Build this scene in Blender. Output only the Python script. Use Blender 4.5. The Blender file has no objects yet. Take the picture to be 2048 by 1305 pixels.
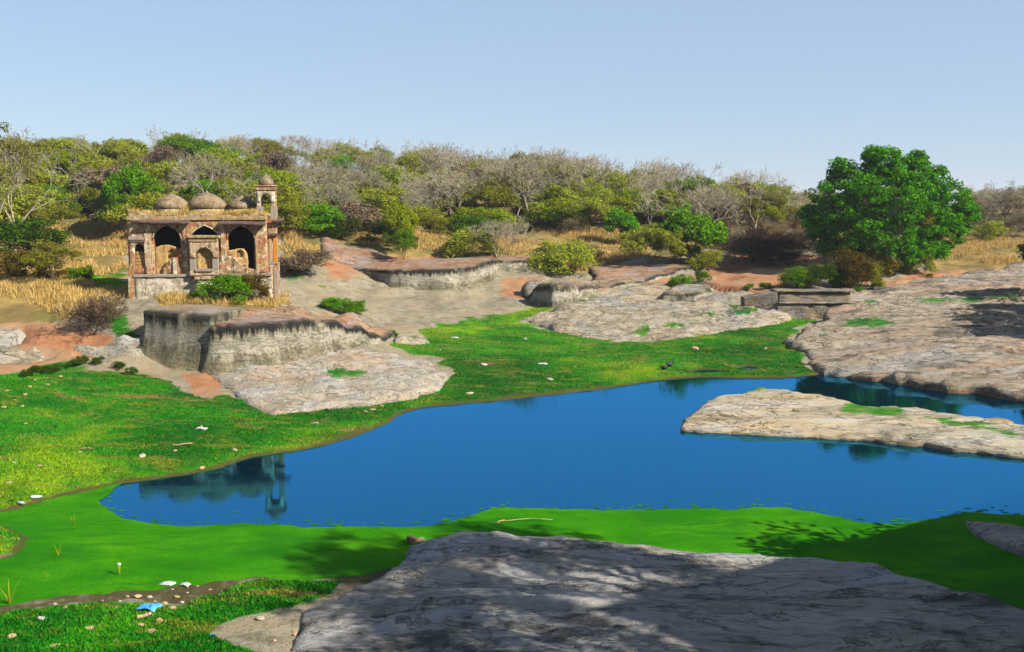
import bpy, bmesh, math, random
import numpy as np
from mathutils import Vector, Matrix
from mathutils.geometry import delaunay_2d_cdt

random.seed(7); rng = np.random.default_rng(7)
S = bpy.context.scene
COL = S.collection

# ------------------------------------------------------------------ camera
CAMZ, F, CX, CY, HOR = 10.0, 1991.0, 1024.0, 652.5, 405.0
PITCH = math.atan((CY - HOR) / F)
cam_d = bpy.data.cameras.new('camera'); cam = bpy.data.objects.new('camera', cam_d); COL.objects.link(cam)
cam.location = (0, 0, CAMZ); cam.rotation_euler = (math.pi / 2 - PITCH, 0, 0)
cam_d.sensor_width = 36.0; cam_d.lens = 36.0 * F / 2048.0; cam_d.clip_start = 0.1; cam_d.clip_end = 6000
S.camera = cam

# ------------------------------------------------------------------ sky, sun, exposure
SUN_EL = math.radians(37.0)
SUN_H = Vector((0.88, -0.47, 0)).normalized()           # horizontal direction towards the sun
SUN_DIR = Vector((SUN_H.x * math.cos(SUN_EL), SUN_H.y * math.cos(SUN_EL), math.sin(SUN_EL)))
world = bpy.data.worlds.new('World'); S.world = world; world.use_nodes = True
wn = world.node_tree; bg = wn.nodes['Background']
sky = wn.nodes.new('ShaderNodeTexSky'); sky.sky_type = 'NISHITA'; sky.sun_disc = False
sky.sun_elevation = SUN_EL; sky.sun_rotation = math.atan2(SUN_H.x, SUN_H.y)
sky.air_density = 1.0; sky.dust_density = 0.3; sky.ozone_density = 2.5; sky.altitude = 300
hz = wn.nodes.new('ShaderNodeMix'); hz.data_type = 'RGBA'; hz.inputs[0].default_value = .66; hz.inputs[7].default_value = (3.3, 4.3, 5.9, 1)   # thin even haze over the whole sky
wn.links.new(sky.outputs[0], hz.inputs[6]); wn.links.new(hz.outputs[2], bg.inputs[0]); bg.inputs[1].default_value = 0.0505
sun_d = bpy.data.lights.new('sun', 'SUN'); sun = bpy.data.objects.new('sun', sun_d); COL.objects.link(sun)
sun_d.energy = 5.0; sun_d.angle = math.radians(0.5); sun_d.color = (1.0, 0.93, 0.80)
sun.rotation_euler = SUN_DIR.to_track_quat('Z', 'Y').to_euler(); sun.location = SUN_DIR * 200
S.view_settings.view_transform = 'Standard'; S.view_settings.look = 'None'
S.view_settings.exposure = 1.45; S.view_settings.gamma = 1.0; S.view_settings.use_curve_mapping = False
S.render.engine = 'CYCLES'
S.cycles.max_bounces = 6; S.cycles.diffuse_bounces = 2; S.cycles.glossy_bounces = 3; S.cycles.transmission_bounces = 3
S.cycles.volume_bounces = 0; S.cycles.caustics_reflective = False; S.cycles.caustics_refractive = False
S.cycles.use_denoising = True; S.cycles.use_adaptive_sampling = True; S.cycles.adaptive_threshold = 0.02

# ------------------------------------------------------------------ projection between the survey picture and the place
SP, CP = math.sin(PITCH), math.cos(PITCH)
def W(px, py, z):                                        # the point of the place seen at (px, py) that lies at height z
    u, v = (px - CX) / F, (CY - py) / F
    dx, dy, dz = u, v * SP + CP, v * CP - SP
    t = (z - CAMZ) / dz
    return Vector((dx * t, dy * t, z))
def WD(px, py, Y):                                       # the same at distance Y
    u, v = (px - CX) / F, (CY - py) / F
    t = Y / (v * SP + CP)
    return Vector((u * t, Y, CAMZ + (v * CP - SP) * t))
def proj(x, y, z):
    zz = z - CAMZ
    dep = y * CP - zz * SP
    dep = np.where(dep < 0.1, 0.1, dep)
    up = y * SP + zz * CP
    return CX + F * x / dep, CY - F * up / dep

# ------------------------------------------------------------------ noise
def _h(ix, iy, iz, s):
    n = (ix * 374761393 + iy * 668265263 + iz * 2147483647 + s * 1274126177) & 0xffffffff
    n = ((n ^ (n >> 13)) * 1274126177) & 0xffffffff
    n = (n ^ (n >> 16)) & 0xffffffff
    return n.astype(np.float64) / 4294967295.0
def vnoise(x, y, z=None, s=0):
    x = np.asarray(x, float); y = np.asarray(y, float); z = np.zeros_like(x) if z is None else np.asarray(z, float)
    ix, iy, iz = np.floor(x).astype(np.int64), np.floor(y).astype(np.int64), np.floor(z).astype(np.int64)
    fx, fy, fz = x - ix, y - iy, z - iz
    fx, fy, fz = [f * f * (3 - 2 * f) for f in (fx, fy, fz)]
    r = 0
    for a in (0, 1):
        for b in (0, 1):
            for c in (0, 1):
                r = r + _h(ix + a, iy + b, iz + c, s) * (fx if a else 1 - fx) * (fy if b else 1 - fy) * (fz if c else 1 - fz)
    return r * 2 - 1
def fbm(x, y, z=None, o=4, s=0):
    r, a = 0, 0.5
    for k in range(o):
        r = r + a * vnoise(np.asarray(x) * 2 ** k + 17.3 * k, np.asarray(y) * 2 ** k - 9.1 * k, None if z is None else np.asarray(z) * 2 ** k, s + k)
        a *= 0.5
    return r
def in_poly(x, y, P):
    r = np.zeros(np.shape(x), bool); n = len(P); j = n - 1
    for i in range(n):
        xi, yi = P[i][0], P[i][1]; xj, yj = P[j][0], P[j][1]
        if yi != yj:
            r ^= ((yi > y) != (yj > y)) & (x < (xj - xi) * (y - yi) / (yj - yi) + xi)
        j = i
    return r
def dist_poly(x, y, P, closed=True):
    d = np.full(np.shape(x), 1e9); n = len(P)
    for i in range(n if closed else n - 1):
        ax, ay = P[i][0], P[i][1]; bx, by = P[(i + 1) % n][0], P[(i + 1) % n][1]
        ex, ey = bx - ax, by - ay; L = ex * ex + ey * ey + 1e-12
        t = np.clip(((x - ax) * ex + (y - ay) * ey) / L, 0, 1)
        d = np.minimum(d, np.hypot(x - ax - t * ex, y - ay - t * ey))
    return d
def sstep(a, b, x):
    t = np.clip((x - a) / (b - a), 0, 1); return t * t * (3 - 2 * t)

# ------------------------------------------------------------------ mesh helpers
def mesh_np(name, V, Fs, smooth=False):
    V = np.asarray(V, np.float32); me = bpy.data.meshes.new(name)
    me.vertices.add(len(V)); me.vertices.foreach_set('co', V.ravel())
    groups = Fs if isinstance(Fs, list) else [Fs]
    groups = [np.asarray(g, np.int32) for g in groups if len(g)]
    tot = np.concatenate([np.full(len(g), g.shape[1], np.int32) for g in groups])
    loops = np.concatenate([g.ravel() for g in groups])
    me.loops.add(len(loops)); me.loops.foreach_set('vertex_index', loops)
    me.polygons.add(len(tot)); st = np.zeros(len(tot), np.int32); st[1:] = np.cumsum(tot)[:-1]
    me.polygons.foreach_set('loop_start', st); me.polygons.foreach_set('loop_total', tot)
    if smooth: me.polygons.foreach_set('use_smooth', np.ones(len(tot), bool))
    me.update(calc_edges=True); me.validate()
    return me
def attr(me, name, vals):
    a = me.attributes.new(name, 'FLOAT_COLOR', 'POINT'); v = np.zeros((len(me.vertices), 4), np.float32)
    vals = np.asarray(vals); v[:, :vals.shape[1]] = vals; a.data.foreach_set('color', v.ravel())
def obj(name, me, m=None, parent=None):
    o = bpy.data.objects.new(name, me); COL.objects.link(o)
    if m is not None:
        if len(me.materials) == 0: me.materials.append(m)
        elif me.materials[0] != m:
            o.material_slots[0].link = 'OBJECT'; o.material_slots[0].material = m
    if parent is not None: o.parent = parent
    return o
def tag(o, label=None, cat=None, group=None, kind=None):
    if label: o['label'] = label
    if cat: o['category'] = cat
    if group: o['group'] = group
    if kind: o['kind'] = kind
    return o
def empty(name, loc, rz=0, sc=1.0):
    o = bpy.data.objects.new(name, None); COL.objects.link(o); o.location = loc; o.rotation_euler = (0, 0, rz)
    o.scale = (sc, sc, sc) if not isinstance(sc, (tuple, list)) else sc
    o.empty_display_size = 0.2
    return o
class MB:
    """collects simple shapes into one mesh"""
    def __init__(s): s.v, s.f = [], []
    def add(s, V, Fs):
        b = len(s.v); s.v += [tuple(p) for p in V]; s.f += [tuple(b + i for i in f) for f in Fs]; return s
    def box(s, x0, x1, y0, y1, z0, z1, taper=0, rx=0):
        c = Vector(((x0 + x1) / 2, (y0 + y1) / 2, (z0 + z1) / 2)); R = Matrix.Rotation(rx, 3, 'X')
        P = []
        for z, t in ((z0, 0), (z1, taper)):
            for x, y in ((x0 + t, y0 + t), (x1 - t, y0 + t), (x1 - t, y1 - t), (x0 + t, y1 - t)):
                P.append(R @ (Vector((x, y, z)) - c) + c)
        return s.add(P, [(0, 3, 2, 1), (4, 5, 6, 7), (0, 1, 5, 4), (1, 2, 6, 5), (2, 3, 7, 6), (3, 0, 4, 7)])
    def lathe(s, cx, cy, prof, n=24, wob=0.0, sq=0):
        V = []
        for k, (r, z) in enumerate(prof):
            for i in range(n):
                a = 2 * math.pi * i / n
                rr = r * (1 + wob * math.sin(3 * a + k) * 0.5 + wob * random.uniform(-.5, .5))
                V.append((cx + rr * math.cos(a), cy + rr * math.sin(a), z))
        Fs = [(k * n + i, k * n + (i + 1) % n, (k + 1) * n + (i + 1) % n, (k + 1) * n + i) for k in range(len(prof) - 1) for i in range(n)]
        Fs.append(tuple(range((len(prof) - 1) * n, len(prof) * n))); Fs.append(tuple(reversed(range(n))))
        return s.add(V, Fs)
    def mesh(s, name, smooth=False, bevel=0):
        me = bpy.data.meshes.new(name); me.from_pydata(s.v, [], s.f)
        if bevel:
            bm = bmesh.new(); bm.from_mesh(me)
            bmesh.ops.bevel(bm, geom=[e for e in bm.edges if e.is_manifold and e.calc_face_angle(0) > 0.6], offset=bevel, segments=1, affect='EDGES', clamp_overlap=True)
            bm.to_mesh(me); bm.free()
        if smooth: me.polygons.foreach_set('use_smooth', np.ones(len(me.polygons), bool))
        me.update(); return me

# ------------------------------------------------------------------ materials
KA = .55                                                 # paints stay within real-world albedo at this exposure
class NT:
    def __init__(s, name):
        s.m = bpy.data.materials.new(name); s.m.use_nodes = True; s.t = s.m.node_tree
        s.p = s.t.nodes['Principled BSDF']; s.out = s.t.nodes['Material Output']
    def n(s, ty, **kw):
        nd = s.t.nodes.new(ty)
        for k, v in kw.items(): setattr(nd, k, v)
        return nd
    def l(s, a, b): s.t.links.new(a, b)
    def co(s, kind='Object', scale=(1, 1, 1)):
        t = s.n('ShaderNodeTexCoord'); m = s.n('ShaderNodeMapping'); m.inputs['Scale'].default_value = scale
        s.l(t.outputs[kind], m.inputs[0]); return m.outputs[0]
    def geo(s, scale=(1, 1, 1)):
        t = s.n('ShaderNodeNewGeometry'); m = s.n('ShaderNodeMapping'); m.inputs['Scale'].default_value = scale
        s.l(t.outputs['Position'], m.inputs[0]); return m.outputs[0]
    def noise(s, vec, scale, detail=4, rough=0.6, dist=0.0):
        t = s.n('ShaderNodeTexNoise'); t.inputs['Scale'].default_value = scale; t.inputs['Detail'].default_value = detail
        t.inputs['Roughness'].default_value = rough; t.inputs['Distortion'].default_value = dist
        s.l(vec, t.inputs['Vector']); return t.outputs['Fac']
    def vor(s, vec, scale, feat='F1', out='Distance'):
        t = s.n('ShaderNodeTexVoronoi', feature=feat); t.inputs['Scale'].default_value = scale; s.l(vec, t.inputs['Vector']); return t.outputs[out]
    def ramp(s, fac, stops):
        r = s.n('ShaderNodeValToRGB'); e = r.color_ramp.elements
        while len(e) < len(stops): e.new(0.5)
        for i, (p, c) in enumerate(stops):
            e[i].position = p; e[i].color = (c, c, c, 1) if not isinstance(c, tuple) else (*[k * KA for k in c], 1)
        s.l(fac, r.inputs[0]); return r.outputs[0]
    def mix(s, fac, a, b, blend='MIX'):
        m = s.n('ShaderNodeMix', data_type='RGBA', blend_type=blend)
        for sock, v in ((m.inputs[0], fac), (m.inputs[6], a), (m.inputs[7], b)):
            if isinstance(v, tuple): sock.default_value = (*[k * KA for k in v], 1)
            elif isinstance(v, (int, float)): sock.default_value = v
            else: s.l(v, sock)
        return m.outputs[2]
    def math(s, op, a, b=0.0, c=None, clamp=False):
        m = s.n('ShaderNodeMath', operation=op, use_clamp=clamp)
        for sock, v in zip(m.inputs, (a, b, c) if c is not None else (a, b)):
            if isinstance(v, (int, float)): sock.default_value = v
            else: s.l(v, sock)
        return m.outputs[0]
    def attr(s, name):
        a = s.n('ShaderNodeAttribute', attribute_name=name); sp = s.n('ShaderNodeSeparateColor'); s.l(a.outputs['Color'], sp.inputs[0])
        return sp.outputs[0], sp.outputs[1], sp.outputs[2]
    def bump(s, h, strength=0.5, dist=0.05):
        b = s.n('ShaderNodeBump'); b.inputs['Strength'].default_value = strength; b.inputs['Distance'].default_value = dist
        s.l(h, b.inputs['Height']); s.l(b.outputs[0], s.p.inputs['Normal']); return b
    def done(s, col=None, rough=0.9, spec=0.15):
        if col is not None:
            if isinstance(col, tuple): s.p.inputs['Base Color'].default_value = (*[k * KA for k in col], 1)
            else: s.l(col, s.p.inputs['Base Color'])
        s.p.inputs['Roughness'].default_value = rough; s.p.inputs['Specular IOR Level'].default_value = spec
        return s.m

def lush_col(t, g, n1, n2, n3):
    c = t.ramp(t.noise(g, .10, 4, .6, .6), [(.36, (.006, .12, .003)), (.46, (.013, .20, .004)), (.55, (.05, .28, .005)), (.64, (.24, .42, .006))])
    c = t.mix(t.math('MULTIPLY', t.ramp(n1, [(.38, 1.), (.52, 0.)]), .6), c, (.006, .125, .004))
    c = t.mix(t.ramp(n3, [(.3, .65), (.55, 0.)]), c, (.005, .075, .003))
    c = t.mix(t.math('MULTIPLY', t.ramp(t.noise(t.geo((.45, 1.4, 1)), .9, 6, .78), [(.52, 0.), (.64, 1.)]), .7), c, (.26, .26, .02))
    c = t.mix(t.math('MULTIPLY', t.ramp(t.noise(t.geo((.6, 1.3, 1)), .55, 6, .8), [(.56, 0.), (.64, 1.)]), .8), c, (.27, .18, .06))
    return t.mix(t.math('MULTIPLY', t.ramp(t.noise(t.geo((.7, 1.3, 1)), 3.2, 5, .8), [(.60, 0.), (.68, 1.)]), .8), c, (.42, .29, .10))
def m_terrain():
    t = NT('terrain_ground'); g = t.geo(); R, G, B = t.attr('mask')
    n1 = t.noise(g, 0.35, 5); n2 = t.noise(g, 1.7, 6, .75); n3 = t.noise(g, 8, 5, .75); n4 = t.noise(g, 30, 3, .7)
    def thr(m, k=.8): return t.ramp(t.math('ADD', m, t.math('MULTIPLY', t.math('SUBTRACT', t.noise(g, 1.1, 6, .75), .5), k)), [(.40, 0.0), (.56, 1.0)])
    rock = t.ramp(n2, [(.28, (.13, .11, .07)), (.42, (.27, .235, .16)), (.55, (.38, .335, .245)), (.68, (.46, .41, .31)), (.8, (.36, .26, .15))])
    rock = t.mix(t.ramp(t.noise(g, .4, 5, .7, .5), [(.46, 0.), (.60, .8)]), rock, (.43, .33, .20))
    rock = t.mix(t.math('MULTIPLY', t.ramp(n3, [(.34, 1.), (.46, 0.)]), .6), rock, (.09, .08, .05))
    rock = t.mix(t.math('MULTIPLY', t.ramp(t.noise(g, .8, 5, .75), [(.58, 0.), (.68, 1.)]), .6), rock, (.13, .16, .04))
    lush = lush_col(t, g, n1, n2, n3)
    dry = t.ramp(n2, [(.25, (.20, .13, .04)), (.5, (.42, .28, .08)), (.75, (.52, .38, .14))])
    dry = t.mix(t.ramp(n1, [(.42, 0.), (.58, .85)]), dry, (.22, .16, .06))
    dry = t.mix(t.ramp(t.noise(g, .12, 4, .6), [(.46, 0.), (.60, .75)]), dry, (.13, .15, .03))
    red = t.ramp(n2, [(.25, (.28, .11, .05)), (.5, (.46, .20, .09)), (.75, (.54, .30, .17))])
    red = t.mix(t.ramp(n1, [(.45, 0.), (.6, .7)]), red, (.42, .30, .19))
    c = t.mix(thr(B), rock, red); c = t.mix(thr(G), c, dry); c = t.mix(thr(R, .95), c, lush)
    c = t.mix(t.ramp(n4, [(.3, .35), (.6, 0.)]), c, (.03, .03, .015))
    sx = t.n('ShaderNodeSeparateXYZ'); t.l(g, sx.inputs[0])          # wet mud along the waterline
    c = t.mix(t.ramp(t.math('ADD', sx.outputs[2], t.math('MULTIPLY', t.math('SUBTRACT', n2, .5), .16)), [(.05, .92), (.11, 0.)]), c, t.mix(n3, (.035, .03, .008), (.12, .10, .03)))
    t.bump(t.math('ADD', n2, t.math('MULTIPLY', n3, .6)), .8, .16)
    return t.done(c, .95, .1)
def m_rock(name, lo, mid, hi, red=(.50, .27, .15), streak=.0, redamt=.5, black=0.0, strata=4.0, warp=(1, 1, 1), grey=(.36, .36, .37), ochre=.0, seam=.9, stain=0.0):
    t = NT(name); g = t.geo(warp); S_, V_, M_ = t.attr('wall')     # S side, V height on the side, M moss
    n1 = t.noise(g, .22, 5, .65, .6); n2 = t.noise(g, 1.3, 6, .75, .5); n3 = t.noise(g, 6, 5, .75); n4 = t.noise(g, 26, 4, .75)
    c = t.ramp(n2, [(.28, lo), (.48, mid), (.68, hi)])
    c = t.mix(t.math('MULTIPLY', t.ramp(n1, [(.44, 0.), (.58, 1.)]), redamt), c, red)
    c = t.mix(t.math('MULTIPLY', t.ramp(t.noise(g, .33, 4, .6, .8), [(.50, 0.), (.62, 1.)]), .6), c, grey)
    c = t.mix(t.math('MULTIPLY', t.ramp(n3, [(.34, 1.), (.45, 0.)]), .6), c, tuple(.38 * k for k in lo))
    c = t.mix(t.math('MULTIPLY', t.ramp(n4, [(.32, 1.), (.5, 0.)]), .45), c, tuple(.4 * k for k in mid))
    c = t.mix(t.math('MULTIPLY', t.ramp(n4, [(.58, 0.), (.70, 1.)]), .4), c, tuple(min(.8, 1.35 * k) for k in hi))
    if stain: c = t.mix(t.math('MULTIPLY', t.ramp(t.noise(t.geo((.35, 1.1, 1)), .55, 6, .75, .5), [(.52, 0.), (.60, 1.)]), stain), c, (.045, .045, .045))
    sv_ = t.noise(t.geo((.35, 1.0, 2.2)), .8, 5, .7, .7)
    cr = t.ramp(t.math('ABSOLUTE', t.math('SUBTRACT', sv_, .5)), [(.0, 1.), (.017, 0.)])
    cr = t.math('MULTIPLY', cr, t.ramp(n2, [(.36, 0.), (.48, seam)]))
    c = t.mix(cr, c, (.03, .027, .02))
    if ochre: c = t.mix(t.math('MULTIPLY', t.math('MULTIPLY', S_, t.ramp(t.math('ADD', V_, t.math('MULTIPLY', t.math('SUBTRACT', n3, .5), .6)), [(.55, 1.), (.95, 0.)])), ochre, clamp=True), c, (.50, .28, .08))
    if streak:
        sv = t.noise(t.geo((1.2, 1.2, .09)), 1.3, 5, .7, .3); sv2 = t.noise(t.geo((4, 4, .16)), 1.2, 4, .7)
        w = t.ramp(t.math('ADD', t.math('MULTIPLY', sv, .75), t.math('MULTIPLY', sv2, .25)), [(.36, (.12, .105, .06)), (.50, (.25, .22, .14)), (.60, (.38, .345, .24)), (.70, (.58, .53, .42))])
        w = t.mix(t.math('MULTIPLY', t.ramp(n3, [(.36, 1.), (.5, 0.)]), .55), w, (.075, .07, .04))
        w = t.mix(t.math('MULTIPLY', t.ramp(n2, [(.55, 0.), (.68, 1.)]), .5), w, (.40, .37, .30))
        w = t.mix(t.ramp(V_, [(.10, .7), (.32, 0.)]), w, (.34, .27, .13))
        w = t.mix(t.math('MULTIPLY', t.ramp(t.math('ADD', V_, t.math('MULTIPLY', t.math('SUBTRACT', sv2, .5), .5)), [(.45, 0.), (.58, 1.), (.78, 1.), (.86, 0.)]), t.ramp(n1, [(.36, .15), (.56, .8)])), w, (.52, .48, .39))
        if black:
            bk = t.math('MULTIPLY', t.ramp(t.math('ADD', V_, t.math('MULTIPLY', t.math('SUBTRACT', sv2, .5), .7)), [(.86, 0.), (.90, 1.)]), t.ramp(t.noise(g, .5, 3), [(.38, 0.), (.46, black)]))
            w = t.mix(bk, w, (.022, .022, .02))
        c = t.mix(t.math('MULTIPLY', S_, streak, clamp=True), c, w)
    moss = lush_col(t, g, n1, n2, n3)
    c = t.mix(t.ramp(t.math('ADD', M_, t.math('MULTIPLY', t.math('SUBTRACT', t.noise(g, 1.6, 6, .75), .5), 1.3)), [(.50, 0.), (.62, 1.)]), c, moss)
    ly = t.noise(t.geo((.5, .5, strata)), 1.5, 5, .75)
    t.bump(t.math('ADD', t.math('ADD', n2, t.math('MULTIPLY', n3, .6)), t.math('MULTIPLY', t.math('ADD', ly, t.math('MULTIPLY', cr, -.8)), .8)), .9, .2)
    return t.done(c, .88, .2)
def m_leaf(name, a, b, c, var=.35, trans=.35):
    t = NT(name); gi = t.n('ShaderNodeNewGeometry'); oi = t.n('ShaderNodeObjectInfo')
    col = t.ramp(gi.outputs['Random Per Island'], [(0., a), (.55, b), (1., c)])
    hs = t.n('ShaderNodeHueSaturation'); t.l(col, hs.inputs['Color'])
    t.l(t.math('MULTIPLY_ADD', oi.outputs['Random'], .035, .470), hs.inputs['Hue'])
    t.l(t.math('MULTIPLY_ADD', oi.outputs['Random'], var * 2, 1 - var), hs.inputs['Value'])
    d = t.n('ShaderNodeBsdfDiffuse'); tr = t.n('ShaderNodeBsdfTranslucent'); mx = t.n('ShaderNodeMixShader'); mx.inputs[0].default_value = trans
    t.l(hs.outputs[0], d.inputs[0]); t.l(hs.outputs[0], tr.inputs[0]); t.l(d.outputs[0], mx.inputs[1]); t.l(tr.outputs[0], mx.inputs[2])
    t.l(mx.outputs[0], t.out.inputs[0]); return t.m
def m_bark(name, a, b, var=.3):
    t = NT(name); g = t.geo((1, 1, .3)); n = t.noise(g, 6, 4); oi = t.n('ShaderNodeObjectInfo')
    hs = t.n('ShaderNodeHueSaturation'); t.l(t.ramp(n, [(.3, a), (.7, b)]), hs.inputs['Color'])
    t.l(t.math('MULTIPLY_ADD', oi.outputs['Random'], var * 2, 1 - var), hs.inputs['Value'])
    return t.done(hs.outputs[0], .9, .1)
def m_plain(name, a, b, sc=6, rough=.8, spec=.2, bump=.3):
    t = NT(name); g = t.geo(); n = t.noise(g, sc, 5, .7); t.bump(n, bump, .03)
    return t.done(t.ramp(n, [(.3, a), (.7, b)]), rough, spec)
def m_plaster(name, base, stains, dark=.5, white=.3, brick=.0, sc=1.0):
    t = NT(name); g = t.co('Object'); n1 = t.noise(g, .9 * sc, 5, .65, .5); n2 = t.noise(g, 2.6 * sc, 6, .72, .4); n3 = t.noise(g, 9 * sc, 5, .7)
    tc = t.n('ShaderNodeTexCoord'); mp = t.n('ShaderNodeMapping'); mp.inputs['Scale'].default_value = (3, 3, .35); t.l(tc.outputs['Object'], mp.inputs[0])
    ns = t.noise(mp.outputs[0], 1.6, 5, .7)
    c = t.mix(t.ramp(n1, [(.40, 0.), (.58, 1.)]), base, stains)
    c = t.mix(t.math('MULTIPLY', t.ramp(n2, [(.52, 0.), (.60, 1.)]), white), c, (.74, .68, .56))
    if brick: c = t.mix(t.math('MULTIPLY', t.ramp(t.noise(g, 1.4, 4, .6, .6), [(.55, 0.), (.60, 1.)]), brick), c, (.42, .15, .08))
    c = t.mix(t.math('MULTIPLY', t.ramp(t.math('ADD', t.math('MULTIPLY', ns, .6), t.math('MULTIPLY', n2, .4)), [(.37, 1.), (.49, 0.)]), dark), c, (.075, .06, .038))
    c = t.mix(t.math('MULTIPLY', t.ramp(n3, [(.32, 1.), (.42, 0.)]), dark), c, (.13, .10, .06))
    t.bump(t.math('ADD', n2, t.math('MULTIPLY', n3, .6)), .8, .06)
    return t.done(c, .92, .1)
def m_water():
    t = NT('pond_water'); g = t.geo(); n = t.noise(t.geo((1, 2.2, 1)), 2.2, 3, .5)
    patch = t.ramp(t.noise(g, .11, 3, .5), [(.42, .0), (.62, 1.0)])
    b = t.n('ShaderNodeBump'); b.inputs['Distance'].default_value = .01; t.l(n, b.inputs['Height'])
    t.l(t.math('MULTIPLY_ADD', patch, .16, .02), b.inputs['Strength'])
    gl = t.n('ShaderNodeBsdfGlossy'); gl.inputs['Roughness'].default_value = .035; gl.inputs['Color'].default_value = (.075, .48, .88, 1)
    t.l(b.outputs[0], gl.inputs['Normal'])
    d = t.n('ShaderNodeBsdfDiffuse'); d.inputs['Color'].default_value = (.002, .012, .022, 1)
    mx = t.n('ShaderNodeMixShader'); fr = t.n('ShaderNodeFresnel'); fr.inputs['IOR'].default_value = 1.33; t.l(t.math('MULTIPLY', t.math('POWER', fr.outputs[0], .45), 1.12, clamp=True), mx.inputs[0])
    t.l(d.outputs[0], mx.inputs[1]); t.l(gl.outputs[0], mx.inputs[2]); t.l(mx.outputs[0], t.out.inputs[0]); return t.m
def m_algae():
    t = NT('floating_algae'); g = t.geo((1, 1.6, 1)); n1 = t.noise(g, .30, 5, .6, .8); n2 = t.noise(g, 3, 5, .7)
    c = t.ramp(n1, [(.34, (.020, .17, .001)), (.5, (.036, .22, .001)), (.66, (.065, .27, .001))])
    c = t.mix(t.math('MULTIPLY', t.ramp(n2, [(.62, 0.), (.74, 1.)]), .25), c, (.15, .42, .02))
    c = t.mix(t.math('MULTIPLY', t.ramp(t.noise(g, 9, 5, .8), [(.38, 1.), (.50, 0.)]), .6), c, (.008, .10, .002))
    c = t.mix(t.math('MULTIPLY', t.ramp(t.noise(t.geo((.5, 1.5, 1)), .7, 6, .75, .8), [(.48, 0.), (.62, 1.)]), .75), c, (.014, .13, .003))
    c = t.mix(t.math('MULTIPLY', t.ramp(t.noise(g, 2.4, 6, .8), [(.64, 0.), (.70, 1.)]), .6), c, (.13, .20, .02))
    t.bump(n2, .25, .02)
    return t.done(c, .9, .03)
M = {}
M['ground'] = m_terrain()
M['rock_pale'] = m_rock('pale_shelf_rock', (.207, .183, .134), (.415, .372, .287), (.573, .537, .439), (.512, .342, .207), redamt=.6, ochre=.5, seam=.55, grey=(.512, .500, .500))
M['rock_grey'] = m_rock('buff_shelf_rock', (.171, .146, .104), (.403, .348, .244), (.561, .500, .378), (.52, .40, .26), redamt=.65, ochre=.9, grey=(.451, .439, .439), stain=.25)
M['rock_pink'] = m_rock('layered_tan_shelf_rock', (.15, .115, .08), (.38, .31, .22), (.53, .46, .36), (.45, .29, .19), redamt=.75, ochre=.9, grey=(.46, .45, .44), stain=.7, warp=(.33, 1.4, 1))
M['rock_fore'] = m_rock('smooth_grey_rock', (.16, .155, .145), (.37, .36, .34), (.53, .525, .50), (.42, .34, .24), redamt=.4, seam=.6, warp=(.28, 1.35, 1), stain=.8, ochre=.3, grey=(.46, .47, .50))
M['rock_island'] = m_rock('water_worn_rock', (.329, .268, .171), (.549, .488, .366), (.683, .634, .525), (.573, .403, .183), redamt=.6, warp=(.28, 1.6, 1), ochre=1.0, grey=(.586, .586, .586), stain=.35)
M['rock_wall'] = m_rock('streaked_rock_face', (.22, .11, .06), (.40, .20, .11), (.48, .31, .19), (.40, .30, .19), streak=1.0, redamt=.6, black=1.0)
M['rock_cut'] = m_rock('cut_rock_face', (.18, .15, .10), (.34, .28, .19), (.46, .40, .29), (.40, .24, .13), streak=.95, redamt=.5, black=.9)
M['water'] = m_water(); M['algae'] = m_algae()
# ------------------------------------------------------------------ outlines surveyed in the picture
def wp(L, z=0.0): return [tuple(W(p[0], p[1], p[2] if len(p) > 2 else z)) for p in L]
UP = [(2400, 850), (2048, 785), (1900, 763), (1800, 752), (1720, 745), (1665, 742), (1640, 750), (1560, 757), (1480, 757), (1400, 755), (1310, 762), (1200, 780), (1080, 793), (1000, 802),
      (930, 808), (850, 815), (805, 826), (775, 848), (700, 878), (640, 893), (590, 903), (500, 915), (430, 940), (340, 955), (240, 968), (120, 995), (30, 1020), (-60, 1040)]
LO = [(-60, 1050), (10, 1052), (62, 1078), (30, 1112), (-60, 1135), (-60, 1240), (0, 1215), (100, 1196), (200, 1186), (300, 1180), (420, 1166), (500, 1155), (600, 1160), (700, 1155), (770, 1138),
      (815, 1130), (850, 1110), (890, 1095), (940, 1085), (1000, 1085), (1150, 1105), (1300, 1118), (1450, 1125), (1600, 1138), (1750, 1160), (1900, 1185), (2100, 1225), (2500, 1330)]
POND = wp(UP + LO)
MUD = wp([(-60, 1235), (0, 1215), (100, 1196), (260, 1180), (480, 1158), (455, 1190), (370, 1214), (260, 1206), (100, 1222), (-60, 1250)], .1)
PUDDLES = [wp([(1380, 744), (1405, 739), (1445, 742), (1455, 747), (1400, 748)]), wp([(1470, 737), (1500, 733), (1520, 737), (1505, 741), (1480, 741)])]
ALGAE = wp([(250, 963), (222, 980), (207, 1000), (208, 1015), (228, 1036), (280, 1046), (340, 1049), (420, 1053), (480, 1050), (560, 1054), (640, 1053), (720, 1056), (800, 1054), (860, 1052), (905, 1043),
            (945, 1032), (985, 1018), (1010, 1013), (1050, 1014), (1120, 1021), (1180, 1018), (1260, 1021), (1350, 1018), (1450, 1020), (1540, 1016), (1600, 1019), (1650, 1029), (1710, 1042), (1790, 1048),
            (1830, 1044), (1875, 1036), (1905, 1027), (1950, 1024), (2048, 1032), (2300, 1050), (2500, 1320), (1000, 1250), (200, 1260), (-120, 1260), (-120, 1030), (30, 1016), (120, 990)])

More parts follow.
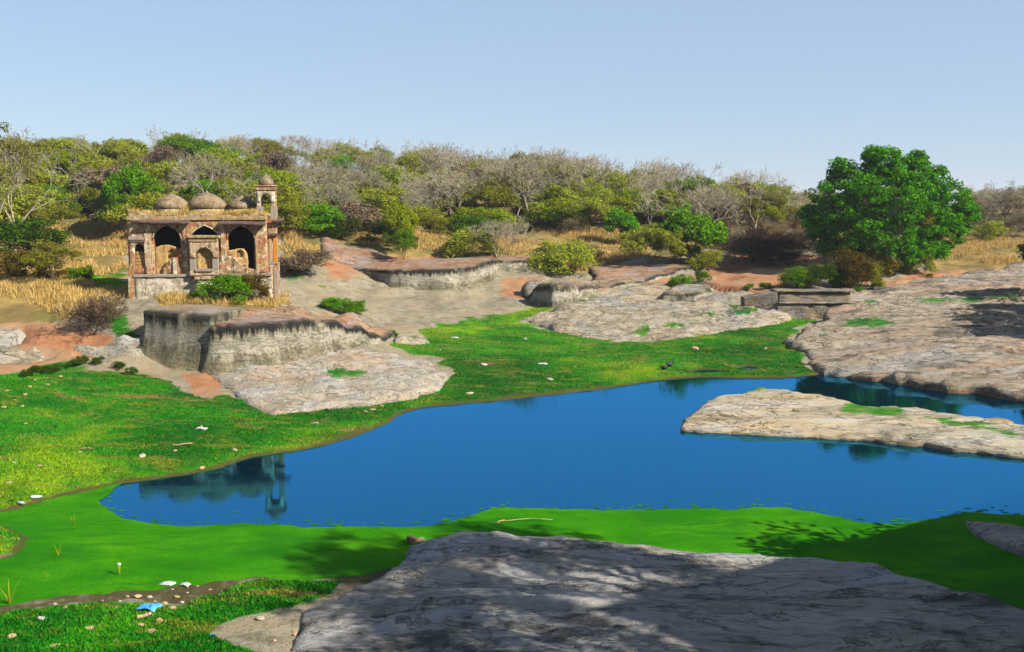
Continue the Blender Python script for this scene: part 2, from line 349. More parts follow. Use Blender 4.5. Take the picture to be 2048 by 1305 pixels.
# rock shelves and cut faces: outline of base pixel + ground height there -> top height
def B_(px, py, zb, zt=None): p = W(px, py, zb); return (p.x, p.y, zb if zt is None else zt)
def off(p, dx, dy, z): return (p[0] + dx, p[1] + dy, z)
SL = {}
SL['left_slab'] = [B_(*q) for q in [(412, 742, .95), (455, 733, 1.1), (540, 727, 1.25), (620, 708, 1.3), (700, 697, 1.35), (770, 700, 1.15), (850, 715, .95), (900, 741, .75), (885, 762, .6), (820, 786, .5), (740, 801, .45),
      (640, 813, .4), (560, 824, .4), (530, 824, .45), (500, 800, .7), (450, 768, .9)]]
f1 = [B_(288, 727, 1.1, 4.08), (B_(360, 737, 1.0, 4.05)), B_(430, 743, .95, 4.0)]
SL['cut_block'] = f1 + [off(f1[2], .6, 4.5, 3.95), off(f1[0], .2, 6, 3.9)]
f2 = [B_(426, 745, .92, 3.5), B_(465, 742, .95, 3.5), B_(520, 736, 1.0, 3.52), B_(600, 722, 1.05, 3.45), B_(660, 708, 1.1, 3.1), B_(715, 697, 1.15, 2.5), B_(755, 688, 1.25, 1.95), B_(775, 678, 1.4, 1.6)]
SL['long_face'] = f2 + [off(f2[7], .3, 1.6, 1.7), off(f2[6], -.4, 3.0, 2.0), off(f2[4], .2, 5.5, 3.0), off(f2[2], 0, 6.5, 3.8), off(f2[0], 0, 6, 3.85)]
f3 = [B_(640, 558, 2.7, 3.0), B_(690, 573, 2.35, 4.0), B_(760, 584, 2.15, 4.15), B_(820, 589, 2.05, 4.2), B_(880, 588, 2.08, 4.25), B_(930, 584, 2.15, 4.35), B_(985, 571, 2.4, 4.75), B_(1000, 556, 2.8, 4.55), B_(1045, 552, 2.95, 4.5), B_(1095, 546, 3.1, 4.5)]
SL['back_face'] = f3 + [off(f3[9], .5, 6, 4.7), off(f3[6], 0, 8, 4.75), off(f3[3], 0, 9, 4.6), off(f3[1], 0, 9, 4.5), off(f3[0], -1, 6, 3.4)]
f4 = [B_(1050, 600, 1.75, 2.1), B_(1082, 612, 1.5, 3.35), B_(1105, 614, 1.5, 3.5), B_(1135, 612, 1.5, 3.4), B_(1165, 594, 1.85, 3.0), B_(1200, 583, 2.05, 2.7)]
SL['nose_block'] = f4 + [off(f4[5], .4, 4, 2.7), off(f4[3], 0, 7, 3.0), off(f4[1], -.5, 6, 3.3), off(f4[0], -.5, 4, 2.2)]
SL['centre_shelf'] = [B_(*q) for q in [(1052, 638, 1.15), (1085, 622, 1.5), (1130, 609, 1.8), (1200, 582, 2.2), (1300, 576, 2.35), (1400, 570, 2.5), (1490, 585, 2.2), (1550, 602, 1.9), (1588, 625, 1.45), (1560, 641, 1.1), (1480, 653, .95), (1400, 666, .85),
      (1330, 676, .75), (1285, 686, .6), (1220, 683, .6), (1155, 672, .7), (1095, 656, .9)]]
f5 = [B_(1195, 583, 2.05, 2.35), B_(1280, 574, 2.25, 2.8), B_(1330, 562, 2.55, 3.3), B_(1365, 556, 2.7, 3.75), B_(1405, 552, 2.75, 3.85)]
SL['red_ramp'] = f5 + [off(f5[4], .8, 7, 4.0), off(f5[2], 0, 11, 4.2), off(f5[0], 0, 10, 3.6)]
SL['ledge_rock'] = [B_(1325, 598, 1.9, 2.5), B_(1390, 600, 1.9, 2.5), B_(1425, 590, 2.05, 2.6), B_(1420, 578, 2.3, 2.6), B_(1345, 582, 2.2, 2.7)]
SL['right_shelf'] = [B_(*q) for q in [(1578, 676, .75), (1612, 650, 1.2), (1640, 644, 1.25), (1662, 620, 1.7), (1690, 590, 2.3), (1760, 576, 2.6), (1850, 560, 2.9), (1950, 546, 3.2), (2048, 536, 3.4), (2350, 525, 4), (2400, 890, .45), (2150, 812, .6),
      (2048, 782, .65), (1950, 768, .62), (1850, 756, .6), (1760, 746, .55), (1690, 740, .5), (1640, 736, .5), (1612, 722, .55), (1602, 698, .65)]]
SL['island'] = [B_(*q) for q in [(1368, 850, .28), (1378, 825, .5), (1400, 800, .6), (1440, 788, .62), (1520, 774, .72), (1580, 774, .75), (1640, 788, .62), (1700, 802, .55), (1770, 810, .55), (1850, 816, .6), (1950, 830, .6), (2150, 852, .65), (2300, 880, .65), (2300, 945, .3), (2048, 903, .32),
      (1950, 893, .30), (1850, 882, .28), (1750, 873, .26), (1650, 868, .26), (1550, 863, .24), (1450, 856, .24)]]
SL['fore'] = [B_(*q) for q in [(610, 1215, .42), (690, 1178, .5), (765, 1145, .5), (815, 1105, .42), (850, 1075, .36), (925, 1052, .36), (1000, 1053, .42), (1100, 1064, .36), (1300, 1085, .3), (1450, 1092, .3), (1600, 1104, .3), (1750, 1122, .32), (1870, 1150, .34), (2000, 1190, .4),
      (2300, 1260, .7), (2700, 1700, 1.6), (900, 1750, 1.2), (560, 1400, .7), (590, 1290, .5)]]
SL['edge_ledge'] = [B_(*q) for q in [(1935, 1040, .18), (1990, 1045, .3), (2048, 1052, .4), (2200, 1075, .5), (2300, 1150, .5), (2150, 1120, .4), (2040, 1088, .3), (1960, 1062, .2)]]
for i, q in enumerate([[(-30, 660, 2.6), (0, 648, 3.0), (40, 645, 3.0), (58, 660, 2.6), (50, 690, 2.0), (-30, 700, 1.9)], [(-30, 705, 1.7), (30, 690, 2.2), (80, 685, 2.3), (112, 705, 1.8), (100, 722, 1.4), (40, 730, 1.3), (-30, 735, 1.3)],
      [(112, 690, 2.1), (165, 668, 2.7), (250, 660, 2.9), (292, 668, 2.7), (290, 705, 1.8), (210, 722, 1.4), (160, 715, 1.5)], [(786, 678, 1.35), (800, 660, 1.8), (840, 655, 1.8), (852, 668, 1.4), (845, 680, 1.1), (810, 684, 1.05)]]):
    SL['boulder%d' % i] = [B_(*p) for p in q]

# ------------------------------------------------------------------ terrain heights
CT = []
def c(*L): CT.extend([tuple(W(*q)) for q in L])
c((0, 900, .4), (300, 880, .4), (0, 780, 1.2), (200, 760, 1.0), (400, 790, .6), (600, 850, .2), (-150, 950, .5), (-300, 780, 1.5))
c((0, 1270, .35), (300, 1240, .3), (550, 1230, .3), (0, 1450, .6), (600, 1500, .6), (1200, 1500, .5), (2000, 1500, .7), (1000, 1150, -.3), (1500, 1180, -.3), (2000, 1260, -.2))
c((800, 770, .3), (1000, 720, .5), (1090, 640, 1.0), (1300, 725, .35), (1500, 710, .35), (1600, 660, .6), (900, 690, .7), (830, 690, .8))
c((0, 735, 1.3), (100, 735, 1.2), (200, 735, 1.2), (270, 680, 2.3), (60, 620, 3.4), (150, 600, 3.8), (0, 560, 4.6), (200, 545, 4.7), (100, 500, 5.5), (200, 485, 5.6), (-200, 600, 4.2), (-250, 520, 5.6))
c((300, 600, 3.8), (420, 600, 3.8), (555, 598, 3.65), (620, 612, 3.0), (300, 745, .95), (480, 750, .85), (600, 735, .9), (740, 702, 1.1), (420, 545, 4.2), (540, 540, 4.2))
c((700, 645, 1.6), (800, 625, 1.8), (620, 580, 3.3), (900, 605, 1.9), (1000, 600, 1.8), (700, 600, 2.1), (800, 597, 2.0), (850, 598, 2.0), (960, 584, 2.2), (1040, 575, 2.35), (1060, 600, 1.75), (780, 650, 1.5))
c((690, 512, 4.8), (850, 508, 4.9), (950, 505, 4.9), (1050, 510, 4.8), (1120, 545, 3.2), (650, 480, 6.3), (850, 470, 6.5), (1050, 470, 6.2), (1250, 480, 5.6), (600, 505, 5.3), (620, 540, 4.2))
c((1160, 600, 1.75), (1250, 545, 3.2), (1350, 525, 3.9), (1420, 548, 3.0), (1450, 565, 2.7), (1550, 532, 3.6), (1640, 525, 3.8), (1350, 610, 1.7), (1450, 630, 1.3), (1500, 578, 2.45), (1540, 571, 2.75), (1620, 571, 2.85), (1700, 567, 2.85))
c((1795, 540, 3.5), (1650, 510, 4.3), (1500, 490, 5), (1950, 530, 3.7), (2048, 520, 4.1), (1950, 460, 6), (2048, 430, 8), (1800, 480, 5.4), (1700, 660, .6), (1900, 660, .8), (2048, 640, 1.2), (1800, 720, .1), (2100, 740, .2), (1620, 640, .7), (2300, 500, 5))
for px, py in ((-300, 335), (0, 335), (250, 332), (450, 325), (600, 335), (750, 350), (950, 362), (1100, 372), (1220, 385), (1330, 408), (1450, 415), (1600, 428), (1800, 425), (1950, 415), (2048, 410), (2350, 400)):
    p = WD(px, py, 178); CT.append(tuple(p)); CT.append((p.x * 1.35, 250, p.z - 1)); CT.append((p.x * 1.9, 380, p.z * .6 + 2)); CT.append((p.x * 4, 1000, 5.0)); CT.append((p.x * 10, 2500, 3.0))
for px, py, Y in ((0, 440, 115), (250, 430, 118), (450, 420, 120), (650, 440, 122), (850, 440, 125), (1050, 440, 122), (1250, 450, 122), (1450, 455, 125), (1600, 465, 122), (-250, 430, 112)): CT.append(tuple(WD(px, py, Y)))
CT += [(0, -10, .8), (30, 5, .8), (-30, 5, .8), (60, 30, 1), (-60, 30, 1), (90, 60, 3), (-80, 60, 3), (-70, 90, 6), (0, -80, 1), (100, -60, 1), (-100, -60, 1), (0, 8, .8)]
CT = np.array(CT); cen = CT[:, :2]
def _solve():
    D = np.hypot(cen[:, None, 0] - cen[None, :, 0], cen[:, None, 1] - cen[None, :, 1]); n = len(cen)
    A = np.zeros((n + 3, n + 3)); A[:n, :n] = D + np.eye(n) * .02; A[:n, n] = 1; A[:n, n + 1:] = cen; A[n, :n] = 1; A[n + 1:, :n] = cen.T
    return np.linalg.solve(A, np.concatenate([CT[:, 2], [0, 0, 0]]))
WT = _solve()
def rbf(x, y):
    x = np.asarray(x, float).ravel(); y = np.asarray(y, float).ravel(); out = np.empty(len(x))
    for a in range(0, len(x), 20000):
        X, Y = x[a:a + 20000], y[a:a + 20000]
        out[a:a + 20000] = np.hypot(X[:, None] - cen[None, :, 0], Y[:, None] - cen[None, :, 1]) @ WT[:-3] + WT[-3] + WT[-2] * X + WT[-1] * Y
    return out
for _k, _n in (('cut_block', 3), ('long_face', 11), ('back_face', 10), ('nose_block', 6), ('red_ramp', 5)):
    SL[_k] = [(q[0], q[1], max(q[2], float(rbf(q[0], q[1])[0]) + .06) if i >= _n or (_k == 'back_face' and i == 0) else q[2]) for i, q in enumerate(SL[_k])]
for _k, _r in (('centre_shelf', range(3, 9)), ('right_shelf', range(4, 10))):
    SL[_k] = [(q[0], q[1], max(q[2], float(rbf(q[0], q[1])[0]) + .08) if i in _r else q[2]) for i, q in enumerate(SL[_k])]
def zslab(x, y, O, extra=()):
    Q = np.array(list(O) + list(extra)); num = 0; den = 0
    for q in Q:
        w = 1 / ((x - q[0]) ** 2 + (y - q[1]) ** 2 + .05) ** 1.4
        num = num + w * q[2]; den = den + w
    return num / den
EXTRA = {'right_shelf': [tuple(W(1750, 690, .95)), tuple(W(1850, 650, 1.5)), tuple(W(1950, 640, 1.8)), tuple(W(1780, 620, 1.75)), tuple(W(1950, 700, 1.2)), tuple(W(2048, 720, 1.1))],
         'centre_shelf': [tuple(W(1300, 620, 1.65)), tuple(W(1400, 615, 1.7)), tuple(W(1200, 640, 1.25)), tuple(W(1480, 615, 1.65))],
         'left_slab': [tuple(W(520, 770, 1.0)), tuple(W(640, 760, 1.0)), tuple(W(760, 745, .95))],
         'island': [tuple(W(1500, 800, .72)), tuple(W(1600, 820, .6)), tuple(W(1800, 850, .5)), tuple(W(1450, 820, .6))],
         'fore': [tuple(W(950, 1120, .75)), tuple(W(900, 1200, .8)), tuple(W(1200, 1150, .7)), tuple(W(1500, 1180, .7)), tuple(W(1250, 1250, .9)), tuple(W(1800, 1230, .8))]}
def height(x, y, fine=True):
    sh = np.shape(x); x = np.asarray(x, float).ravel(); y = np.asarray(y, float).ravel()
    z = rbf(x, y)
    if fine: z = z + fbm(x * .45, y * .45, o=3, s=3) * np.clip((z - .3) * .25, .04, .5) + fbm(x * 1.9, y * 1.9, o=2, s=9) * .05
    ins = np.zeros(x.shape, bool); d = np.full(x.shape, 1e9)
    for P in [POND] + PUDDLES:
        ins |= in_poly(x, y, P); d = np.minimum(d, dist_poly(x, y, P))
    d = d + fbm(x * .8, y * .8, o=3, s=21) * .25 * np.minimum(d, 1)
    z = np.where(ins, -.03 - .22 * np.minimum(d, 4), np.minimum(np.maximum(z, .035), .03 + .22 * d))
    z = np.where(in_poly(x, y, MUD) & (z > .05), .045 + .03 * fbm(x * 2, y * 2, o=2, s=70), z)
    for k, O in SL.items():
        bb = np.array(O); m = (x > bb[:, 0].min()) & (x < bb[:, 0].max()) & (y > bb[:, 1].min()) & (y < bb[:, 1].max())
        if m.any():
            xi, yi = x[m], y[m]; ins = in_poly(xi, yi, O)
            zz = z[m]; z[m] = np.where(ins, np.minimum(zz, zslab(xi, yi, O, EXTRA.get(k, ())) - .35), zz)
    return z.reshape(sh)

# ------------------------------------------------------------------ what covers the ground where
LUSH = [[(-200, 752), (0, 748), (60, 742), (120, 728), (200, 735), (290, 748), (345, 775), (420, 800), (452, 785), (500, 808), (535, 828), (640, 816), (760, 800), (880, 764), (905, 742), (860, 714), (775, 688), (790, 676), (850, 672), (850, 655), (930, 640),
         (1000, 626), (1070, 610), (1120, 612), (1050, 642), (1085, 655), (1150, 672), (1270, 686), (1350, 670), (1480, 652), (1570, 640), (1600, 632), (1650, 630), (1575, 672), (1600, 705), (1650, 750), (1660, 790), (1300, 800), (600, 940), (0, 1060), (-200, 1080)],
        [(-200, 1215), (0, 1225), (100, 1212), (260, 1205), (370, 1218), (440, 1185), (520, 1160), (640, 1165), (700, 1165), (660, 1195), (590, 1215), (480, 1230), (420, 1260), (470, 1290), (560, 1320), (600, 1500), (-200, 1500)], [(-200, 1040), (0, 1046), (62, 1075), (40, 1112), (-200, 1140)],
        [(180, 640), (235, 610), (265, 640), (300, 690), (280, 712), (240, 700)], [(165, 545), (255, 530), (258, 575), (190, 590)], [(565, 540), (620, 545), (600, 570), (562, 572)], [(620, 562), (660, 570), (720, 590), (690, 592), (640, 578)]]
DRYP = [[(560, 440), (1450, 440), (1440, 500), (1180, 545), (1000, 528), (830, 510), (700, 505), (600, 540), (560, 560)], [(1880, 400), (2300, 380), (2300, 535), (1900, 545), (1840, 530)], [(-200, 440), (260, 440), (255, 600), (120, 640), (-200, 650)],
        [(-200, 240), (2300, 240), (2300, 440), (-200, 440)], [(300, 585), (560, 585), (580, 620), (300, 618)], [(1400, 440), (1900, 440), (1850, 490), (1420, 500)]]
REDP = [[(430, 612), (640, 630), (700, 650), (560, 660), (420, 650)], [(640, 505), (1010, 505), (1000, 540), (650, 560)], [(1190, 575), (1290, 520), (1420, 525), (1410, 560)], [(1410, 570), (1440, 510), (1650, 515), (1640, 560), (1540, 580), (1450, 600)],
        [(-200, 600), (60, 600), (110, 640), (250, 690), (60, 790), (-200, 800)], [(1000, 560), (1090, 550), (1080, 600), (1000, 590)], [(345, 745), (430, 750), (450, 790), (400, 795)], [(1700, 560), (2048, 530), (2300, 520), (2300, 600), (1850, 600)]]
def pmask(px, py, PS, soft=10):
    m = np.zeros(np.shape(px))
    for P in PS:
        bb = np.array(P); sel = (px > bb[:, 0].min() - 30) & (px < bb[:, 0].max() + 30) & (py > bb[:, 1].min() - 30) & (py < bb[:, 1].max() + 30)
        if sel.any():
            d = dist_poly(px[sel], py[sel], P); s = np.where(in_poly(px[sel], py[sel], P), d, -d)
            m[sel] = np.maximum(m[sel], np.clip(.5 + s / soft * .5, 0, 1))
    return m
def cover(x, y, z):
    px, py = proj(x, y, z)
    ok = (y > 12) & (np.abs(px - CX) < 1500)
    px = px + fbm(x * .5, y * .5, o=4, s=31) * 34; py = py + fbm(x * .5, y * .5, o=4, s=41) * 12
    soft = 11
    l = np.where(ok, np.maximum(pmask(px, py, LUSH[:3], soft), .58 * pmask(px, py, LUSH[3:], 14)), 0); d = np.where(ok, pmask(px, py, DRYP, 14), ((y > 90) | (np.abs(x) > 60)) * 1.0); r = np.where(ok, pmask(px, py, REDP, 12), 0)
    return l, d, r
def axis(a, b, st, lo, hi, g):
    L = list(np.arange(a, b, st)); s = st; v = L[-1]
    while v < hi: s *= g; v += s; L.append(v)
    s = st; v = a
    while v > lo: s *= g; v -= s; L.insert(0, v)
    return np.array(L)
xs = axis(-46, 52, .32, -3500, 3500, 1.13); ys = axis(17, 112, .32, -400, 4500, 1.10)
GX, GY = np.meshgrid(xs, ys); GZ = height(GX, GY)
ny, nx = GX.shape; idx = np.arange(nx * ny).reshape(ny, nx)
me = mesh_np('terrain', np.stack([GX, GY, GZ], -1).reshape(-1, 3), np.stack([idx[:-1, :-1], idx[:-1, 1:], idx[1:, 1:], idx[1:, :-1]], -1).reshape(-1, 4), True)
lm, dm, rm = cover(GX.ravel(), GY.ravel(), GZ.ravel()); attr(me, 'mask', np.stack([lm, dm, rm], -1))
terrain = tag(obj('terrain', me, M['ground']), kind='structure')

def zat(x, y): return float(height(np.array([x]), np.array([y]))[0])
def hit(px, py, lo=14.0, hi=230.0):                       # first ground point seen at a picture position
    Y = np.concatenate([np.arange(lo, 120, .25), np.arange(120, hi, 1.0)]); u, v = (px - CX) / F, (CY - py) / F
    t = Y / (v * SP + CP); x = u * t; z = CAMZ + (v * CP - SP) * t; g = height(x, Y, False)
    k = np.argmax(z < np.maximum(g, 0)); 
    return Vector((x[k], Y[k], max(zat(x[k], Y[k]), 0)))

# ------------------------------------------------------------------ water and algae
bb = np.array(POND)
wx0, wx1, wy0, wy1 = bb[:, 0].min() - 1, bb[:, 0].max() + 1, bb[:, 1].min() - 1, bb[:, 1].max() + 6
me = mesh_np('water', [(wx0, wy0, 0), (wx1, wy0, 0), (wx1, wy1, 0), (wx0, wy1, 0)], np.array([[0, 1, 2, 3]]))
tag(obj('water', me, M['water']), kind='structure')
def dens(P, st, closed=True):
    out = []; n = len(P)
    for i in range(n if closed else n - 1):
        a = np.array(P[i], float); b = np.array(P[(i + 1) % n], float); k = max(1, int(np.hypot(*(b - a)[:2]) / st))
        for j in range(k): out.append(a + (b - a) * j / k)
    return np.array(out)
def fill(outline, st, jit=.3):
    """outline (n,2) -> points, triangles; interior scattered at spacing st"""
    o = outline[:, :2]; n = len(o)
    gx, gy = np.meshgrid(np.arange(o[:, 0].min(), o[:, 0].max(), st), np.arange(o[:, 1].min(), o[:, 1].max(), st))
    gx = gx.ravel() + rng.uniform(-jit, jit, gx.size) * st; gy = gy.ravel() + rng.uniform(-jit, jit, gy.size) * st
    k = in_poly(gx, gy, o) & (dist_poly(gx, gy, o) > st * .45)
    pts = [Vector(p) for p in o] + [Vector((a, b)) for a, b in zip(gx[k], gy[k])]
    r = delaunay_2d_cdt(pts, [(i, (i + 1) % n) for i in range(n)], [], 1, 1e-6)
    return np.array([tuple(v) for v in r[0]]), np.array(r[2], int), r[3]
ao = dens(ALGAE, .35); d_ = fbm(ao[:, 0] * 1.1, ao[:, 1] * 1.1, o=3, s=5) * .35
ao[:, 0] += d_ * .6; ao[:, 1] += d_
V2, T2, _ = fill(ao, 1.2)
VA = [np.column_stack([V2, np.full(len(V2), .012)])]; TA = [T2]; nv = len(V2); edge_ = dens(ALGAE[:36], .25, False)
for k in range(300):                                       # loose clots of scum drifting off the sheet
    q = edge_[rng.integers(len(edge_))]; r_ = rng.exponential(.35); a_ = rng.uniform(0, 6.28); cx_, cy_ = q[0] + rng.normal(0, .25), q[1] + abs(r_) * .9; w_ = rng.uniform(.02, .10) / (1 + r_ * .5); n_ = 7
    an_ = np.arange(n_) / n_ * 6.283; rr = w_ * rng.uniform(.5, 1.2, n_); VA.append(np.column_stack([cx_ + rr * 1.8 * np.cos(an_), cy_ + rr * np.sin(an_), np.full(n_, .008)])); TA.append(np.array([(nv, nv + i, nv + i + 1) for i in range(1, n_ - 1)])); nv += n_
me = mesh_np('algae_scum', np.concatenate(VA), np.concatenate(TA), True)
tag(obj('algae_scum', me, M['algae']), 'bright green algae scum floating along the near edge of the pond', 'algae', kind='stuff')
# loose specks of scum that drifted off the sheet
# ------------------------------------------------------------------ rock slabs
def slab(key, name, m, label, st=.35, rough=.12, edge=.5, drop=.25, flute=.0, flare=.12, moss=None, ragged=.25, terr=0.0, lowz=None, deep=None, an=(1, 1)):
    O = SL[key]; P = dens(O, st * .8); c0 = P[:, :2].mean(0)
    w = fbm(P[:, 0] * .55, P[:, 1] * .55, o=4, s=hash(key) % 97 if False else len(key) * 7) * ragged
    nrm = np.roll(P[:, :2], -1, 0) - np.roll(P[:, :2], 1, 0); nrm = np.column_stack([nrm[:, 1], -nrm[:, 0]]); nrm /= np.linalg.norm(nrm, axis=1)[:, None] + 1e-9
    area = .5 * np.sum(P[:, 0] * np.roll(P[:, 1], -1) - np.roll(P[:, 0], -1) * P[:, 1])
    if area < 0: nrm = -nrm
    Pe = P.copy(); Pe[:, :2] += nrm * w[:, None]
    V2, T, orig = fill(Pe, st); x, y = V2[:, 0], V2[:, 1]
    d = dist_poly(x, y, Pe); z = zslab(x, y, O, EXTRA.get(key, ()))
    xo, yo = x, y; x, y = x * an[0], y * an[1]
    n_ = fbm(x * .22, y * .45, o=5, s=len(key)) * rough * 2.6 + (.25 - np.abs(fbm(x * .5, y * .9, o=4, s=12))) * rough * 1.2 + fbm(x * 1.6, y * 2.4, o=3, s=2) * rough * .6
    z = z + n_ * np.minimum(1, .35 + d)
    if terr:
        tv = terr * (1 + .5 * fbm(x * .3, y * .3, o=2, s=77)); q = z / tv; fr = q - np.floor(q); z = tv * (np.floor(q) + sstep(.72, 1.0, fr)) * .85 + z * .15
        z = z - np.exp(-(fbm(x * .18, y * .7, o=4, s=61) / .03) ** 2) * rough * .8 * (fbm(x * .4, y * .4, o=2, s=62) > -.05)
    x, y = xo, yo
    t = np.clip(1 - d / edge, 0, 1); z = z - drop * (1 - np.sqrt(np.maximum(0, 1 - t * t)))
    nE = len(Pe)
    # order of the outline inside V2
    lut = {}
    for i, o_ in enumerate(orig):
        for k in o_: lut[k] = i
    ring = [lut[i] for i in range(nE)]
    gx, gy = Pe[:, 0], Pe[:, 1]; ztop = z[ring]
    zb = np.minimum(rbf(gx + nrm[:, 0] * .4, gy + nrm[:, 1] * .4), ztop) - .55 if deep is None else np.full(nE, deep)
    zb = np.where(in_poly(gx, gy, POND), -.6, zb)
    hgt = ztop - zb; rows = max(2, min(14, int(np.percentile(hgt, 80) / (st * .75)) + 1))
    s_ = np.cumsum(np.linalg.norm(np.roll(Pe, -1, 0)[:, :2] - Pe[:, :2], axis=1))
    VV = [np.column_stack([x, y, z])]; side = [np.zeros(len(x))]; vv = [np.ones(len(x))]; ids = [np.array(ring)]; base = len(x)
    for r in range(1, rows + 1):
        f = r / rows; zz = ztop * (1 - f) + zb * f
        o_ = flare * (f if flare < .2 else f ** 2.2) * hgt + fbm(s_ * .5, zz * .8, o=3, s=11) * .3 * min(f * 3, 1) * max(flute, .15) + flute * fbm(s_ * .55, zz * .12, o=3, s=13) * .6 * min(1, f * 4)
        VV.append(np.column_stack([gx + nrm[:, 0] * o_, gy + nrm[:, 1] * o_, zz])); side.append(np.ones(nE)); vv.append(np.full(nE, 1 - f)); ids.append(np.arange(base, base + nE)); base += nE
    quads = [np.stack([ids[r], ids[r + 1], np.roll(ids[r + 1], -1), np.roll(ids[r], -1)], -1) for r in range(rows)]
    Q = np.concatenate(quads)
    if area < 0: Q = Q[:, ::-1]
    V = np.concatenate(VV); side = np.concatenate(side); vv = np.concatenate(vv)
    side[:len(x)] = sstep(.5, 0, d) * (1 if flute else .4)
    mo = np.zeros(len(V))
    if moss:
        px, py = proj(V[:, 0], V[:, 1], V[:, 2]); mo = pmask(px + fbm(V[:, 0] * .8, V[:, 1] * .8, o=3, s=6) * 20, py + fbm(V[:, 0] * .8, V[:, 1] * .8, o=3, s=7) * 6, moss, 14)
    me = mesh_np(name, V, [T, Q], True); attr(me, 'wall', np.stack([side, vv, mo], -1))
    o = obj(name, me, M[m]); tag(o, label, 'rock')
    return o
slab('left_slab', 'rock_slab', 'rock_pale', 'broad pale grey rock slab between streaked rock face and grass', .25, .16, .7, .3, terr=.2, ragged=.5, moss=[[(640, 742), (700, 738), (735, 742), (725, 752), (670, 758)]])
slab('cut_block', 'cut_rock_block', 'rock_cut', 'square cut rock block with black crust below the domed pavilion', .25, .06, .3, .08, flute=.3, flare=.22, ragged=.2)
slab('long_face', 'streaked_rock_face', 'rock_wall', 'long curved grey rock face with pale drip streaks and red top', .25, .10, .4, .2, flute=.4, flare=.30, ragged=.35)
slab('back_face', 'quarried_rock_face', 'rock_wall', 'quarried rock face with black crust below the dry grass slope', .35, .10, .4, .15, flute=.7, flare=.25, ragged=.45)
slab('nose_block', 'rock_nose', 'rock_cut', 'blunt streaked rock nose standing above the grass inlet', .25, .16, .6, .35, flute=.6, flare=.12, ragged=.4)
slab('centre_shelf', 'rock_shelf', 'rock_grey', 'wide buff rock shelf sloping to the grass below the small masonry dam', .3, .26, .6, .3, terr=.24, ragged=1.1, moss=[[(1450, 622), (1490, 612), (1520, 616), (1500, 628), (1465, 632)], [(1325, 650), (1360, 643), (1370, 655), (1335, 660)], [(1385, 628), (1430, 622), (1430, 635)], [(1250, 660), (1290, 650), (1290, 680)], [(1180, 600), (1220, 592), (1225, 600)]])
slab('red_ramp', 'red_rock_ramp', 'rock_wall', 'red topped rock ramp with low streaked edge', .35, .10, .4, .15, flute=.5, flare=.15, ragged=.4)
slab('ledge_rock', 'rock_ledge', 'rock_cut', 'small pale broken ledge on the buff rock shelf', .2, .2, .3, .15, flute=.4, flare=.1, ragged=.4)
slab('right_shelf', 'rock_shelf', 'rock_pink', 'large layered tan rock shelf running down from the big leafy tree to the water', .28, .22, .5, .25, terr=.22, ragged=1.1, an=(.5, 1.5), moss=[[(1680, 640), (1760, 634), (1800, 645), (1760, 655), (1685, 655)], [(1830, 600), (1950, 592), (2048, 590), (2040, 598), (1900, 606), (1820, 608)], [(1640, 672), (1670, 668), (1650, 682)], [(1850, 565), (1900, 560), (1880, 572)], [(1720, 600), (1760, 596), (1750, 605)]])
slab('island', 'water_worn_rock', 'rock_island', 'low pale water worn rock tongue lying in the blue pond', .22, .11, .5, .12, terr=.13, ragged=.5, an=(.35, 1.6), moss=[[(1680, 805), (1800, 812), (1830, 830), (1760, 832), (1690, 822)], [(1850, 828), (1900, 834), (1980, 852), (2048, 868), (2040, 876), (1960, 862), (1880, 846)], [(1500, 772), (1530, 765), (1560, 778), (1480, 788), (1440, 790)]])
slab('fore', 'rock_shelf', 'rock_fore', 'smooth grey rock shelf in tree shade beside the bright green scum', .16, .11, .6, .2, terr=.13, ragged=.5, an=(.35, 1.5))
slab('edge_ledge', 'shaded_rock_ledge', 'rock_fore', 'narrow dark rock ledge in shadow at the edge of the green scum', .2, .12, .3, .1, ragged=.4)
for i, l in enumerate(['rounded grey boulder on red soil bank', 'broad domed grey boulder beside the grass bank', 'low brown grey boulder beside the brown leafless shrub', 'rounded pale boulder where the grass meets the streaked rock face']):
    slab('boulder%d' % i, 'boulder', 'rock_grey' if i != 2 else 'rock_pale', l, .2, .25, 1.0, .5, ragged=.5)
# ------------------------------------------------------------------ the ruined domed pavilion
M['plaster'] = m_plaster('ochre_plaster', (.43, .30, .16), (.40, .17, .05), 1.0, .8, .9, 1.5)
M['plaster_white'] = m_plaster('weathered_whitewash', (.62, .55, .43), (.40, .34, .22), .95, 1.0, 0, 1.2)
M['plaster_sand'] = m_plaster('sandy_plaster', (.55, .36, .13), (.46, .26, .09), .6, .2, 0, 1.3)
M['plaster_cream'] = m_plaster('cream_plaster', (.50, .38, .23), (.46, .26, .11), .95, .9, .5, 1.5)
M['orange_plaster'] = m_plaster('orange_lime_wash', (.62, .27, .04), (.58, .22, .03), .25, .05, 0)
M['inner_shade'] = m_plaster('shade_blackened_plaster', (.035, .03, .025), (.05, .04, .03), .4, 0, 0)  # shade of the interior painted in as near-black plaster
M['rubble'] = m_plaster('rubble_parapet', (.36, .27, .15), (.40, .26, .10), .8, .4, .3, 1.6)
M['dome'] = m_plaster('weathered_dome', (.32, .24, .145), (.22, .155, .085), .95, .15, 0, 1.4)
M['slate'] = m_plain('purple_slate', (.07, .045, .045), (.20, .13, .12), 4, .9, .1)
M['stone_grey'] = m_plain('grey_stone', (.24, .19, .15), (.42, .35, .28), 4, .85, .2)
M['dryblade'] = m_leaf('dry_straw', (.50, .34, .07), (.78, .58, .15), (.90, .74, .32), .1, .35)

